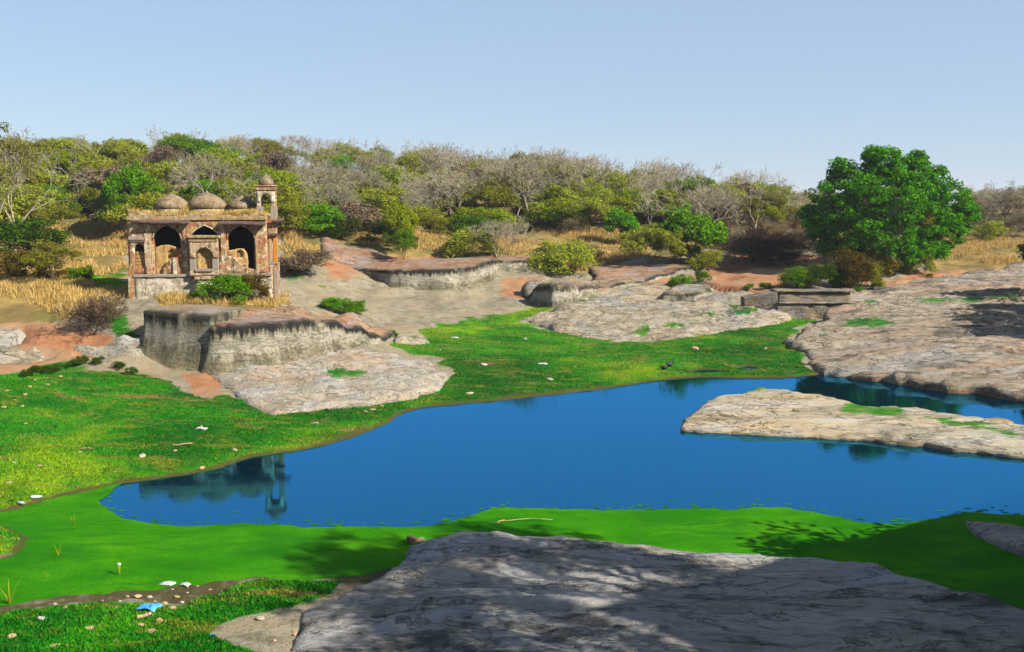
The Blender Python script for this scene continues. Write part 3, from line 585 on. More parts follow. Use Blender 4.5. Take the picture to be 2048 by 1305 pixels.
def arch(x0, x1, zb, zs, za, n=9, p=1.9, tip=.10):
    xm, h, w = (x0 + x1) / 2, za - zs, (x1 - x0) / 2; L = [(x0, zb)]
    for i in range(n + 1):
        s = 1 - math.cos(i / n * math.pi / 2); z = zs + h * ((1 - tip) * (1 - (1 - s) ** p) ** (1 / p) + tip * s ** 3); L.append((x0 + w * s, z))
    return L + [(2 * xm - a, z) for a, z in reversed(L[:-1])]
def panel(name, outline, holes, y0, th, m, parent, rough=.02, st=.3, rag=0.0):
    loops = [outline] + holes; pts, edges, faces = [], [], []
    for L in loops:
        b = len(pts); D = []
        for i in range(len(L)):
            a = np.array(L[i]); e = np.array(L[(i + 1) % len(L)]); k = max(1, int(np.hypot(*(e - a)) / st))
            D += [a + (e - a) * j / k for j in range(k)]
        pts += [Vector(q) for q in D]; edges += [(b + i, b + (i + 1) % len(D)) for i in range(len(D))]
    nb = len(pts); o = np.array(outline)
    gx, gz = np.meshgrid(np.arange(o[:, 0].min(), o[:, 0].max(), st), np.arange(o[:, 1].min(), o[:, 1].max(), st)); gx, gz = gx.ravel(), gz.ravel()
    k = in_poly(gx, gz, outline) & (dist_poly(gx, gz, outline) > st * .4)
    for H in holes: k &= ~in_poly(gx, gz, H) & (dist_poly(gx, gz, H) > st * .4)
    pts += [Vector(q) for q in zip(gx[k], gz[k])]
    r = delaunay_2d_cdt(pts, edges, [], 0, 1e-6); V2 = np.array([tuple(v) for v in r[0]]); T = np.array(r[2], int)
    cc = V2[T].mean(1); ok = in_poly(cc[:, 0], cc[:, 1], outline)
    for H in holes: ok &= ~in_poly(cc[:, 0], cc[:, 1], H)
    T = T[ok]; n = len(V2)
    if rag: V2 = V2 + np.column_stack([fbm(V2[:, 0] * 3, V2[:, 1] * 3, o=2, s=4), fbm(V2[:, 0] * 3, V2[:, 1] * 3, o=2, s=5)]) * rag
    yf = y0 + fbm(V2[:, 0] * 1.5, V2[:, 1] * 1.5, o=3, s=8) * rough * 2
    V = np.concatenate([np.column_stack([V2[:, 0], yf, V2[:, 1]]), np.column_stack([V2[:, 0], np.full(n, y0 + th), V2[:, 1]])])
    E = {}
    for t in T:
        for a, b in ((t[0], t[1]), (t[1], t[2]), (t[2], t[0])): E[(a, b)] = 1
    sides = [(b, a, a + n, b + n) for (a, b) in E if (b, a) not in E]
    me = mesh_np(name, V, [T, T[:, ::-1] + n, np.array(sides)])
    bm = bmesh.new(); bm.from_mesh(me); bmesh.ops.recalc_face_normals(bm, faces=bm.faces[:]); bm.to_mesh(me); bm.free()
    return obj(name, me, m, parent)
def X(zx): return (zx - 240) / 124.0
def Z(zy): return (1130 - zy) / 124.0
p0 = W(261, 600, 3.72)
MOS = empty('domed_pavilion', p0, math.radians(8), (.945, 1.0, 1.01)); tag(MOS, 'ruined ochre pavilion with three arches, three low domes and a roof turret', 'pavilion')
def part(name, mb, m, parent=MOS, bevel=.012, smooth=False): return obj(name, mb.mesh(name, smooth, bevel), m, parent)
DEP = 4.4
# plinth: main wall, the rounded bulge, string course
panel('plinth_wall', [(X(280), -.5), (X(1420), -.5), (X(1420), Z(945)), (X(280), Z(945))], [], -.10, 1.4, M['plaster_white'], MOS, .03)
part('plinth_core', MB().box(X(250), X(1400), .5, DEP, -.5, Z(948)), M['plaster'])
part('string_course', MB().box(X(278), X(1424), -.20, .3, Z(950), Z(928)), M['stone_grey'])
part('corner_buttress', MB().box(X(228), X(283), -.14, .9, -.4, Z(860), .03), M['plaster'])
part('side_pier', MB().box(X(1432), X(1472), .35, .9, -.4, Z(905), .02), M['stone_grey'])
mb = MB(); prof = [(.98, -.4), (.97, .2), (.90, .6), (.78, .95), (.62, 1.2)]; mb.lathe(X(860), .15, prof, 20, .02); part('plinth_bulge', mb, M['plaster_white'], smooth=True, bevel=0)
for k, (a, b, w) in enumerate(((Z(1010), Z(990), .22), (Z(990), Z(968), .42), (Z(968), Z(945), .66))):
    part('corbel', MB().box(X(868) - w, X(868) + w, -.45 - .1 * k, 0, a, b), M['plaster_cream'])
# front wall with its openings
ops = [arch(X(288), X(370), Z(880), Z(730), Z(683)), arch(X(448), X(672), Z(935) + .02, Z(650), Z(540)), arch(X(752), X(992), Z(935) + .02, Z(650), Z(545), tip=.16), arch(X(1060), X(1280), Z(935) + .02, Z(650), Z(545))]
ops2 = [ops[0]] + [[(a, b) for a, b in o] for o in ops[1:]]
panel('front_wall', [(X(240), Z(936)), (X(1388), Z(936)), (X(1388), Z(505)), (X(1200), Z(500)), (X(800), Z(498)), (X(240), Z(492))], ops2, 0, .6, M['plaster'], MOS, .025)
for x0, x1 in ((X(374), X(436)), (X(690), X(738)), (X(1004), X(1046)), (X(1292), X(1312))):
    part('pilaster', MB().box(x0, x1, -.075, .1, Z(934), Z(520)), M['plaster_cream'])
# moulded rims of the three big arches
for k, o in enumerate(ops[1:]):
    o_ = [q for q in o if q[1] > Z(935) + .3]; xm = sum(q[0] for q in o_) / len(o_); zc = Z(660)
    out = [(xm + (x - xm) * 1.09, zc + (z - zc) * 1.10 if z > zc else z) for x, z in o_]
    panel('arch_moulding', out + [(x + (.004 if x < xm else -.004), z) for x, z in reversed(o_)], [], -.05, .12, M['plaster_cream'] if k != 1 else M['plaster_white'], MOS, .008, .2)
part('niche_cornice', MB().box(X(250), X(372), -.16, .05, Z(655), Z(628)).box(X(258), X(368), -.10, .05, Z(668), Z(655)), M['stone_grey'])
# interior
part('rear_wall', MB().box(X(240), X(1390), DEP, DEP + .5, Z(948), Z(500)), M['inner_shade'])
part('side_wall', MB().box(X(240), X(240) + .5, .6, DEP, Z(948), Z(500)), M['plaster'])
part('side_wall', MB().box(X(1388) - .5, X(1388), .6, DEP, Z(948), Z(500)), M['plaster'])
for xx in (X(711), X(1025)): part('inner_pier', MB().box(xx - .25, xx + .25, .6, DEP, Z(948), Z(540)), M['inner_shade'])
part('roof', MB().box(X(236), X(1392), -.02, DEP + .55, Z(499), Z(470)), M['rubble'])
# blocking walls inside the arches, with ruined tops
panel('blocking_wall', [(X(285), Z(880)), (X(373), Z(880)), (X(373), Z(752)), (X(330), Z(746)), (X(285), Z(750))], [], .25, .25, M['plaster_sand'], MOS, .03)
for k in range(4): part('step', MB().box(X(290), X(368), .10 + .03 * k, .26, Z(880 - 26 * k), Z(880 - 26 * k - 22)), M['plaster_sand'])
bl = panel('blocking_wall', [(X(446), Z(937)), (X(675), Z(937)), (X(675), Z(770)), (X(650), Z(745)), (X(620), Z(712)), (X(560), Z(698)), (X(500), Z(702)), (X(446), Z(722))], [arch(X(552), X(625), Z(830), Z(770), Z(735))], .28, .35, M['plaster_sand'], MOS, .04, .15, .03)
part('niche_back', MB().box(X(545), X(632), .45, .62, Z(835), Z(725)), M['plaster_sand'], MOS)
panel('broken_masonry', [(X(505), Z(934)), (X(700), Z(934)), (X(700), Z(770)), (X(672), Z(720)), (X(650), Z(730)), (X(640), Z(790)), (X(590), Z(800)), (X(575), Z(830)), (X(540), Z(840)), (X(530), Z(868)), (X(508), Z(880))], [], .10, .2, M['plaster'], MOS, .06, .12, .04)
part('water_streak_stone', MB().box(X(598), X(630), -.02, .15, Z(932), Z(800), .02), M['plaster_white'])
panel('blocking_wall', [(X(1050), Z(937)), (X(1215), Z(937)), (X(1222), Z(840)), (X(1215), Z(770)), (X(1190), Z(740)), (X(1150), Z(728)), (X(1110), Z(738)), (X(1050), Z(745))], [arch(X(1125), X(1182), Z(800), Z(765), Z(740))], .28, .35, M['plaster_sand'], MOS, .05, .15, .03)
part('niche_back', MB().box(X(1118), X(1190), .42, .62, Z(805), Z(732)), M['plaster_sand'], MOS)
panel('broken_masonry', [(X(985), Z(934)), (X(1290), Z(934)), (X(1285), Z(900)), (X(1225), Z(885)), (X(1205), Z(850)), (X(1150), Z(842)), (X(1120), Z(800)), (X(1060), Z(785)), (X(1010), Z(752)), (X(985), Z(750))], [], -.06, .32, M['plaster'], MOS, .07, .12, .04)
# projecting window box in the middle arch
part('window_box_side', MB().box(X(748), X(800), -.42, .3, Z(936), Z(672)), M['stone_grey'], bevel=.02)
part('window_box_side', MB().box(X(934), X(984), -.42, .3, Z(936), Z(672)), M['stone_grey'], bevel=.02)
panel('window_box_front', [(X(746), Z(800)), (X(985), Z(800)), (X(985), Z(668)), (X(746), Z(668))], [[(X(800), Z(800) - .01)] + arch(X(800), X(935), Z(798), Z(772), Z(718))[1:-1] + [(X(935), Z(800) - .01)]], -.46, .2, M['plaster_cream'], MOS, .02, .15)
part('window_box_floor', MB().box(X(746), X(985), -.47, .3, Z(938), Z(905)), M['plaster_cream'])
part('window_sill', MB().box(X(792), X(942), -.56, -.1, Z(906), Z(886)), M['stone_grey'])
bk = panel('window_back', [(X(796), Z(895)), (X(940), Z(895)), (X(940), Z(700)), (X(796), Z(700))], [arch(X(836), X(897), Z(890), Z(770), Z(735))], -.2, .08, M['plaster_sand'], MOS, .01)
part('inner_panel', MB().box(X(830), X(903), -.14, -.06, Z(893), Z(728)), M['plaster_sand'])
part('window_lintel', MB().box(X(738), X(992), -.62, .3, Z(640), Z(620)).box(X(746), X(984), -.52, .3, Z(672), Z(640)), M['rubble'], bevel=.025)
# eave slabs, each its own stone
def eaves(xa, xb, n, za, zb, y=-.58):
    for k in range(n):
        a = xa + (xb - xa) * k / n; b = xa + (xb - xa) * (k + 1) / n - .012; z = za + (zb - za) * (k + .5) / n + random.uniform(-.025, .025)
        part('eave_slab', MB().box(a, b, y + random.uniform(-.06, .05), .12, z - .05, z + .05, 0, math.radians(14)), M['slate'])
eaves(X(288), X(362), 2, Z(502), Z(505), -.3); eaves(X(362), X(762), 5, Z(503), Z(514)); eaves(X(1002), X(1388), 4, Z(518), Z(528))
part('cornice', MB().box(X(240), X(1390), -.10, .5, Z(500), Z(482)), M['rubble'])
# ragged parapet with straw growing on it
top = [(X(244), Z(500)), (X(1392), Z(500))]; L = []
for k in range(46): a = k / 45; L.append((X(1392) - a * (X(1392) - X(244)), Z(455) + .10 * fbm([a * 14], [2.], o=3)[0] * 2 + (.18 if a > .9 else 0) + .12 * a))
panel('parapet', top + L, [], .02, .4, M['rubble'], MOS, .06, .14, .04)
panel('parapet', top + [(x, z - .02) for x, z in L], [], DEP - .05, .4, M['rubble'], MOS, .06, .2, .04)
def straw(n, xr, yr, zf, h0, h1, wd=.02):
    x = rng.uniform(*xr, n); y = rng.uniform(*yr, n); z = zf(x); h = rng.uniform(h0, h1, n); a = rng.uniform(0, 6.28, n); lx = rng.normal(0, .25, n) * h; ly = rng.normal(0, .25, n) * h
    V = np.empty((n, 3, 3)); V[:, 0] = np.column_stack([x - wd * np.cos(a), y - wd * np.sin(a), z]); V[:, 1] = np.column_stack([x + wd * np.cos(a), y + wd * np.sin(a), z]); V[:, 2] = np.column_stack([x + lx, y + ly, z + h])
    return V.reshape(-1, 3)
lz = lambda x: np.interp(x, [q[0] for q in reversed(L)], [q[1] for q in reversed(L)]) - .08
V = np.concatenate([straw(1500, (X(250), X(1390)), (.0, .4), lz, .1, .36), straw(900, (X(1010), X(1300)), (.05, .5), lz, .2, .5), straw(90, (X(690), X(730)), (.3, .6), lz, .4, .85), straw(400, (X(250), X(1390)), (.5, 2.), lambda x: lz(x) * 0 + Z(470), .2, .5)])
tag(obj('roof_straw', mesh_np('roof_straw', V, np.arange(len(V)).reshape(-1, 3)), M['dryblade'], MOS), kind='stuff')
# domes
def dome(cx, cy, R, z0, zt, m, nm='dome'):
    H = zt - z0; pr = [(.97, 0), (1.0, .12), (1.0, .22), (.965, .33), (.89, .45), (.77, .57), (.61, .69), (.44, .80), (.27, .89), (.12, .96), (.02, 1.0)]
    mb = MB(); mb.lathe(cx, cy, [(R * r, z0 + H * h) for r, h in pr], 32, .012); return part(nm, mb, m, bevel=0, smooth=True)
for zx, R, zt in ((562, 1.20, Z(288)), (862, 1.32, Z(274)), (1160, 1.08, Z(306))):
    z0 = Z(412); d = dome(X(zx), 2.0, R, z0, zt, M['dome'])
    part('drum', MB().lathe(X(zx), 2.0, [(R * .97, Z(475)), (R * .96, z0)], 24, .01), M['rubble'], MOS, 0, True)
    part('finial', MB().lathe(X(zx), 2.0, [(.12, zt - .08), (.09, zt - .02), (.05, zt + .02), (.02, zt + .05)], 10), M['stone_grey'], d, 0, True)
# roof turret: four pillars, arches on all sides, slab, small dome
tx0, tx1, ty0, tz0 = X(1304), X(1460), .55, Z(500); tw = tx1 - tx0
TUR = None
for x_, y_ in ((tx0, ty0), (tx1 - .29, ty0), (tx0, ty0 + tw - .29), (tx1 - .29, ty0 + tw - .29)):
    part('turret_pillar', MB().box(x_, x_ + .29, y_, y_ + .29, tz0, Z(345)), M['plaster_cream'], bevel=.03)
    part('pillar_foot', MB().box(x_ - .03, x_ + .32, y_ - .03, y_ + .32, tz0, Z(395)), M['stone_grey'])
for y_ in (ty0, ty0 + tw - .2):
    panel('turret_arch', [(tx0, Z(360)), (tx1, Z(360)), (tx1, Z(262)), (tx0, Z(262))], [[(tx0 + .28, Z(361))] + arch(tx0 + .28, tx1 - .28, Z(358), Z(335), Z(291))[1:-1] + [(tx1 - .28, Z(361))]], y_ - .015, .2, M['plaster_white'] if y_ == ty0 else M['plaster'], MOS, .01, .15)
for x_ in (tx0 + .01, tx1 - .19):
    mbx = MB().box(x_, x_ + .18, ty0 + .2, ty0 + tw - .2, Z(290), Z(263)); part('turret_beam', mbx, M['plaster'])
part('turret_slab', MB().box(tx0 - .06, tx1 + .06, ty0 - .08, ty0 + tw + .06, Z(262), Z(232)).box(tx0 - .12, tx1 + .12, ty0 - .14, ty0 + tw + .12, Z(232), Z(222)), M['plaster'], bevel=.02)
tcx = (tx0 + tx1) / 2; tcy = ty0 + tw / 2
dome(tcx, tcy, .53, Z(222), Z(133), M['dome'], 'turret_dome')
part('finial', MB().lathe(tcx, tcy, [(.06, Z(136)), (.06, Z(131)), (.02, Z(122))], 8), M['stone_grey'], MOS, 0, True)
# open side porch to the right
panel('porch_wall', [(X(1386), Z(855)), (X(1470), Z(855)), (X(1470), Z(520)), (X(1386), Z(520))], [arch(X(1386) + .02, X(1432), Z(850), Z(700), Z(650))], .55, .25, M['plaster_cream'], MOS, .02, .15)
part('orange_pier', MB().box(X(1434), X(1469), .49, .72, Z(852), Z(630)), M['orange_plaster'])
part('porch_cornice', MB().box(X(1384), X(1478), .35, .85, Z(628), Z(608)), M['slate'])
part('porch_base', MB().box(X(1386), X(1472), .4, 1.6, -.4, Z(850)), M['plaster'])
part('porch_ledge', MB().box(X(1384), X(1478), .36, 1.2, Z(858), Z(846)), M['stone_grey'])
part('porch_roof', MB().box(X(1380), X(1468), .45, 1.5, Z(525), Z(495)), M['plaster'])
part('eave_slab', MB().box(X(1440), X(1524), .2, 1.5, Z(508), Z(496), 0, math.radians(6)), M['slate'])

# ------------------------------------------------------------------ small masonry dam
a_, b_ = W(1556, 640, .75), W(1668, 640, .75)
DAM = empty('masonry_dam', (a_.x, a_.y, .3)); tag(DAM, 'low grey masonry dam wall with flat coping closing the grass inlet', 'wall')
def zt_at(py, Y): return WD(1600, py, Y).z - .3
Yd = a_.y; w_ = b_.x - a_.x + 1.4
zt1, zt2 = zt_at(583, Yd), zt_at(606, Yd)
M['dam'] = m_rock('dam_masonry', (.17, .145, .09), (.32, .275, .185), (.45, .40, .29), streak=.0, redamt=.35, stain=.7)
def dpart(n, mb, m=M['dam']): me = mb.mesh(n, False, .04); return obj(n, me, m, DAM)
panel('lower_wall', [(-.1, -1), (w_, -1), (w_, zt2), (-.1, zt2)], [], .25, 1.7, M['dam'], DAM, .07, .22, .04)
panel('upper_wall', [(.1, zt2 - .2), (w_, zt2 - .2), (w_, zt1 - .1), (.1, zt1 - .1)], [], .55, 1.6, M['dam'], DAM, .06, .22, .03)
panel('coping', [(-.1, zt1 - .13), (w_ + .4, zt1 - .13), (w_ + .4, zt1 + .03), (w_ * .5, zt1 - .0), (-.1, zt1 + .02)], [], .40, 2.0, M['dam'], DAM, .05, .15, .05)
panel('ledge', [(0, zt2 - .1), (w_, zt2 - .1), (w_, zt2 + .02), (0, zt2 + .02)], [], .12, .55, M['dam'], DAM, .05, .15, .04)
wl = Vector((-2.5, 1.0, 0))
dpart('wing_wall', MB().add([(0, .3, -1), (wl.x, wl.y, -.5), (wl.x, wl.y + 1.2, -.5), (.2, 2.2, -1), (0, .35, zt1 - .05), (wl.x, wl.y, zt1 - .6), (wl.x, wl.y + 1.2, zt1 - .6), (.2, 2.2, zt1 - .05)], [(0, 3, 2, 1), (4, 5, 6, 7), (1, 5, 4, 0), (2, 6, 5, 1), (3, 7, 6, 2), (0, 4, 7, 3)]))
# ------------------------------------------------------------------ plants
M['leaf_big'] = m_leaf('broad_green_leaves', (.025, .15, .003), (.075, .32, .005), (.18, .50, .012), .05, .40)
M['leaf_olive'] = m_leaf('olive_leaves', (.14, .18, .012), (.32, .37, .022), (.52, .53, .07), .35, .45)
M['leaf_yellow'] = m_leaf('yellow_green_leaves', (.14, .22, .004), (.29, .40, .006), (.46, .54, .02), .2, .42)
M['leaf_vivid'] = m_leaf('fresh_green_leaves', (.045, .17, .004), (.11, .34, .006), (.24, .50, .012), .25, .42)
M['leaf_dark'] = m_leaf('dark_green_leaves', (.018, .06, .004), (.05, .14, .008), (.11, .23, .014), .3, .35)
M['leaf_brown'] = m_leaf('dry_brown_twigs', (.14, .105, .06), (.27, .21, .12), (.42, .34, .20), .3, .15)
M['leaf_shadow'] = m_leaf('shade_darkened_twigs', (.03, .02, .015), (.07, .05, .035), (.12, .09, .06), .2, .1)  # brown twigs again, with the big tree's shade put into the colour
M['leaf_rust'] = m_leaf('rust_tinged_leaves', (.05, .07, .008), (.16, .15, .012), (.30, .17, .03), .25, .3)
M['bark_pale'] = m_bark('pale_grey_bark', (.28, .235, .16), (.48, .415, .30), .2)
M['bark_twig'] = m_bark('grey_twigs', (.30, .26, .18), (.50, .45, .34), .25)
M['bark_dark'] = m_bark('dark_bark', (.055, .045, .03), (.13, .11, .08), .3)

def skeleton(R, H, trunk, fork=3, levels=6, spread=.75, shrink=.74, r0=.16, up=.25, flat=0., lean=.12, wig=.25, n0=None):
    """limbs as (p, q, r0, r1, level); R a random.Random"""
    segs = []; ends = []
    def grow(p, d, L, r, lv):
        k = 2 if lv < 3 else 1; q = p
        for i in range(k):
            d = (d + Vector((R.gauss(0, wig), R.gauss(0, wig), R.gauss(0, wig * .6))) * .45).normalized(); q2 = q + d * L / k; r2 = r * (.86 if k == 2 else .72)
            segs.append((q, q2, r, r2, lv)); q, r = q2, r2
        if lv >= levels: ends.append(q); return
        if lv >= levels - 1: ends.append(q)
        for i in range(fork if lv > 0 else (n0 or fork)):
            a = R.uniform(0, 6.283) if fork == 2 else (i + R.uniform(-.35, .35)) * 6.283 / (fork if lv > 0 else (n0 or fork))
            s = spread * R.uniform(.65, 1.25); side = d.orthogonal().normalized(); side = Matrix.Rotation(a, 3, d) @ side
            nd = (d * math.cos(s) + side * math.sin(s)); nd.z += up * (1 - flat * lv / levels); nd.normalize()
            grow(q, nd, L * shrink * R.uniform(.75, 1.2) if lv else (H - trunk) * .36 * R.uniform(.85, 1.15), r * (.72 if lv else .66), lv + 1)
    grow(Vector((0, 0, -.25)), Vector((R.gauss(0, lean), R.gauss(0, lean), 1)).normalized(), trunk + .25, r0, 0)
    return segs, ends
def tubes(segs, sides=4, rmin=.0):
    n = len(segs)
    P = np.array([s[0][:] for s in segs]); Q = np.array([s[1][:] for s in segs]); r0 = np.maximum([s[2] for s in segs], rmin); r1 = np.maximum([s[3] for s in segs], rmin)
    d = Q - P; d /= np.linalg.norm(d, axis=1)[:, None] + 1e-9; h = np.where(np.abs(d[:, 2:3]) > .9, [[1., 0, 0]], [[0, 0, 1.]]); u = np.cross(d, h); u /= np.linalg.norm(u, axis=1)[:, None]; v = np.cross(d, u)
    V = np.empty((n, 2, sides, 3))
    for i in range(sides):
        a = 2 * math.pi * i / sides; o = u * math.cos(a) + v * math.sin(a); V[:, 0, i] = P + o * r0[:, None]; V[:, 1, i] = Q + o * r1[:, None]
    b = (np.arange(n) * 2 * sides)[:, None]; Fq = []
    for i in range(sides): j = (i + 1) % sides; Fq.append(np.concatenate([b + i, b + j, b + sides + j, b + sides + i], 1))
    return V.reshape(-1, 3), np.stack(Fq, 1).reshape(-1, 4)
def leaves(C, Rr, n, size, seed, squash=.75, up=.35, shell=.45):
    """n leaf faces around each clump centre C (k,3), radius Rr"""
    g = np.random.default_rng(seed); k = len(C); N = k * n
    d = g.normal(size=(N, 3)); d /= np.linalg.norm(d, axis=1)[:, None]; rad = (shell + (1 - shell) * g.random(N)) ** .8 * np.repeat(np.broadcast_to(Rr, (k,)), n)
    p = np.repeat(C, n, 0) + d * rad[:, None] * [1, 1, squash]
    nr = d * .8 + g.normal(size=(N, 3)) * .7 + [0, 0, up]; nr /= np.linalg.norm(nr, axis=1)[:, None]
    t = np.cross(nr, g.normal(size=(N, 3))); t /= np.linalg.norm(t, axis=1)[:, None] + 1e-9; b = np.cross(nr, t); s = size * g.uniform(.6, 1.3, N)[:, None]
    V = np.stack([p - t * s, p - b * s * .5, p + t * s, p + b * s * .5], 1).reshape(-1, 3)
    return V, np.arange(N * 4).reshape(-1, 4)
PRO = {}
def proto(kind, seed, H, trunk, leaf=None, split=3, sides=4, rmin=.012, clump=(.5, 60, .12), shape=None, mn=0, **kw):
    R = random.Random(seed); segs, ends = skeleton(R, H, trunk, **kw); nm = kind
    top = max(s[1].z for s in segs); k = H / top * (.93 if leaf else 1.0)
    segs = [(a * k, b * k, r * k, q * k, l) for a, b, r, q, l in segs]; ends = [e * k for e in ends]
    V, Q = tubes([s for s in segs if s[4] < split], sides); mt = mesh_np(nm + '_trunk', V, Q, True)
    if leaf:
        C = np.array([e[:] for e in ends]); C = C[C[:, 2] > mn * H]
        if len(C) > leaf: C = C[np.random.default_rng(seed).choice(len(C), leaf, False)]
        g = np.random.default_rng(seed + 5); Vl, Ql = leaves(C, clump[0] * g.uniform(.6, 1.3, len(C)), clump[1], clump[2], seed, .75)
        Vb, Qb = tubes([s for s in segs if s[4] >= split and s[4] <= kw.get('levels', 6)], 3, rmin)
        mc = mesh_np(nm + '_crown', Vl, Ql); mb = mesh_np(nm + '_limbs', Vb, Qb)
    else:
        Vb, Qb = tubes([s for s in segs if s[4] >= split], 3, rmin); mc = mesh_np(nm + '_crown', Vb, Qb); mb = None
    PRO.setdefault(kind, []).append((mt, mc, mb))
for i in range(5): proto('bare', 100 + i, 6.0, 1.5 + .25 * (i % 3), None, 3, 5, .017, levels=6 if i % 2 else 7, fork=3 if i % 2 else 2, spread=.62, shrink=.80, r0=.17, up=.10, flat=.6, wig=.35, n0=3 + i % 2)
for i in range(3): proto('bare_fine', 130 + i, 5.0, .7, None, 2, 4, .013, levels=6, fork=3, spread=.55, shrink=.77, r0=.11, up=.16, wig=.3, n0=5)
for i in range(5): proto('scrub', 150 + i, 4.6, .7, 150, 2, 4, .02, (.50, 62, .105), levels=5, fork=3, spread=.62, shrink=.80, r0=.10, up=.18, wig=.3, n0=4)
for i in range(3): proto('airy', 170 + i, 5.0, 1.2, 140, 3, 4, .016, (.5, 34, .09), levels=5, fork=3, spread=.6, shrink=.80, r0=.10, up=.15, wig=.3, n0=4)
for i in range(4): proto('bush', 190 + i, 2.2, .15, 120, 2, 4, .012, (.36, 72, .062), levels=4, fork=3, spread=.75, shrink=.80, r0=.05, up=.15, wig=.3, n0=6)
for i in range(2): proto('twigbush', 210 + i, 2.4, .15, None, 1, 4, .010, levels=6, fork=3, spread=.60, shrink=.78, r0=.06, up=.10, wig=.35, n0=7)
proto('tall', 250, 11, 3.0, 200, 3, 5, .02, (.6, 42, .11), levels=6, fork=3, spread=.55, shrink=.78, r0=.2, up=.14, wig=.3, n0=4)
proto('shade', 260, 16, 9.5, 230, 3, 6, .02, (.55, 46, .11), levels=5, fork=3, spread=.62, shrink=.76, r0=.3, up=.10, wig=.3, n0=5, mn=.55)
for i in range(2): proto('spread', 230 + i, 4.2, 1.1, 120, 3, 5, .016, (.55, 60, .12), levels=5, fork=3, spread=.72, shrink=.80, r0=.13, up=.08, flat=.5, wig=.35, n0=4, mn=.4)
def plant(kind, loc, h, name, label, cat, leafm=None, bark='bark_dark', group=None, rz=None, wide=1.0, var=None, crown='crown'):
    L = PRO[kind]; mt, mc, mb = L[random.randrange(len(L)) if var is None else var % len(L)]
    H0 = {'bare': 6, 'bare_fine': 5, 'scrub': 4.6, 'airy': 5, 'bush': 2.2, 'twigbush': 2.4, 'spread': 4.2, 'shade': 16, 'tall': 11}[kind]; s = h / H0
    e = empty(name, loc, random.uniform(0, 6.28) if rz is None else rz, (s * wide, s * wide, s)); tag(e, label, cat, group)
    obj('trunk', mt, M[bark], e); o = obj(crown, mc, M[leafm] if leafm else M['bark_twig'], e)
    if mb: obj('branches', mb, M[bark], e)
    return e
def on(px, py): p = hit(px, py); return p
def atd(px, Y): x = (px - CX) / F * (Y * CP + SP * 6); return Vector((x, Y, zat(x, Y)))

# the big leafy tree, with its own crown
def big_tree():
    base = on(1797, 540); R = random.Random(5); segs, ends = skeleton(R, 8.5, 2.0, fork=3, levels=4, spread=.62, shrink=.78, r0=.42, up=.12, wig=.25, n0=5)
    e = empty('big_leafy_tree', base); tag(e, 'large dense bright green leafy tree standing alone at the top of the tan rock shelf', 'tree')
    V, Q = tubes([s for s in segs if s[4] < 2], 7); obj('trunk', mesh_np('trunk', V, Q, True), M['bark_pale'], e)
    V, Q = tubes([s for s in segs if s[4] >= 2], 4, .03); obj('branches', mesh_np('branches', V, Q, True), M['bark_dark'], e)
    Y = base.y; sc = F / Y * 1.0; g = np.random.default_rng(3)
    # lobes of the crown: picture x, y, radius in px and depth offset
    LB = [(1760, 335, 45, 0), (1700, 350, 42, 1), (1810, 340, 45, 1), (1850, 375, 45, -1), (1900, 400, 42, 0), (1920, 430, 35, 1), (1660, 390, 40, 0), (1640, 430, 38, -1), (1630, 460, 28, 1), (1690, 420, 45, -2), (1740, 400, 50, -3), (1800, 410, 50, -4), (1850, 440, 48, -3),
          (1890, 470, 35, -1), (1740, 460, 45, -4), (1690, 470, 40, -2), (1790, 480, 42, -5), (1840, 490, 35, -3), (1720, 500, 30, -4), (1760, 380, 55, 2), (1850, 400, 50, 3), (1700, 410, 50, 3), (1780, 440, 50, 3), (1870, 360, 30, 1), (1680, 335, 24, 0), (1770, 318, 28, 0), (1830, 325, 28, 1), (1660, 490, 28, 0), (1815, 505, 28, -4),
          (1780, 350, 35, -2), (1830, 370, 30, -3), (1720, 370, 32, -3), (1905, 445, 28, -2), (1650, 450, 25, -2), (1870, 500, 22, -2), (1745, 310, 20, 0), (1935, 415, 18, 0), (1618, 425, 16, 0)]
    C, Rr = [], []
    for x, y, r, dy in LB:
        c0 = WD(x, y, Y + dy) - base; rm = r / sc
        for k in range(int(8 + r * .75)):
            d = Vector(g.normal(size=3)).normalized(); C.append((c0 + Vector((d.x, d.y * 1.1, d.z * .85)) * rm * g.uniform(.55, 1.0))[:]); Rr.append(g.uniform(.35, .75))
    C = np.array(C); V, Q = leaves(C, np.array(Rr), 64, .15, 8, .65, .5); obj('crown', mesh_np('crown', V, Q), M['leaf_big'], e)
big_tree()

# single plants one can pick out, placed by where they stand
def P1(kind, px, py, top, name, label, cat, leafm=None, bark='bark_dark', wide=1.0, **kw):
    p = on(px, py); h = max(.4, (py - top) * (p.y * CP + (CAMZ - p.z) * SP) / F); return plant(kind, p, h, name, label, cat, leafm, bark, wide=wide, **kw)
P1('twigbush', 187, 662, 565, 'leafless_shrub', 'wide dark brown leafless shrub on red soil beside the cut rock block', 'shrub', 'leaf_brown', wide=1.25)
P1('twigbush', 205, 650, 590, 'leafless_shrub', 'low brown twiggy shrub pressed against the larger leafless shrub', 'shrub', 'leaf_brown', wide=1.3)
P1('airy', 112, 575, 480, 'thorn_tree', 'thin olive thorn tree in the yellow field beside the pavilion', 'tree', 'leaf_olive', wide=1.3)
P1('bush', 462, 600, 545, 'green_bush', 'green bush growing against the whitewashed plinth of the pavilion', 'bush', 'leaf_vivid', wide=1.5)
P1('bush', 502, 600, 545, 'green_bush', 'olive rust tinged bush at the plinth of the pavilion', 'bush', 'leaf_rust', wide=1.1)
P1('bush', 665, 622, 592, 'green_bush', 'fresh green bush on the rim of the long streaked rock face', 'bush', 'leaf_vivid', wide=1.5)
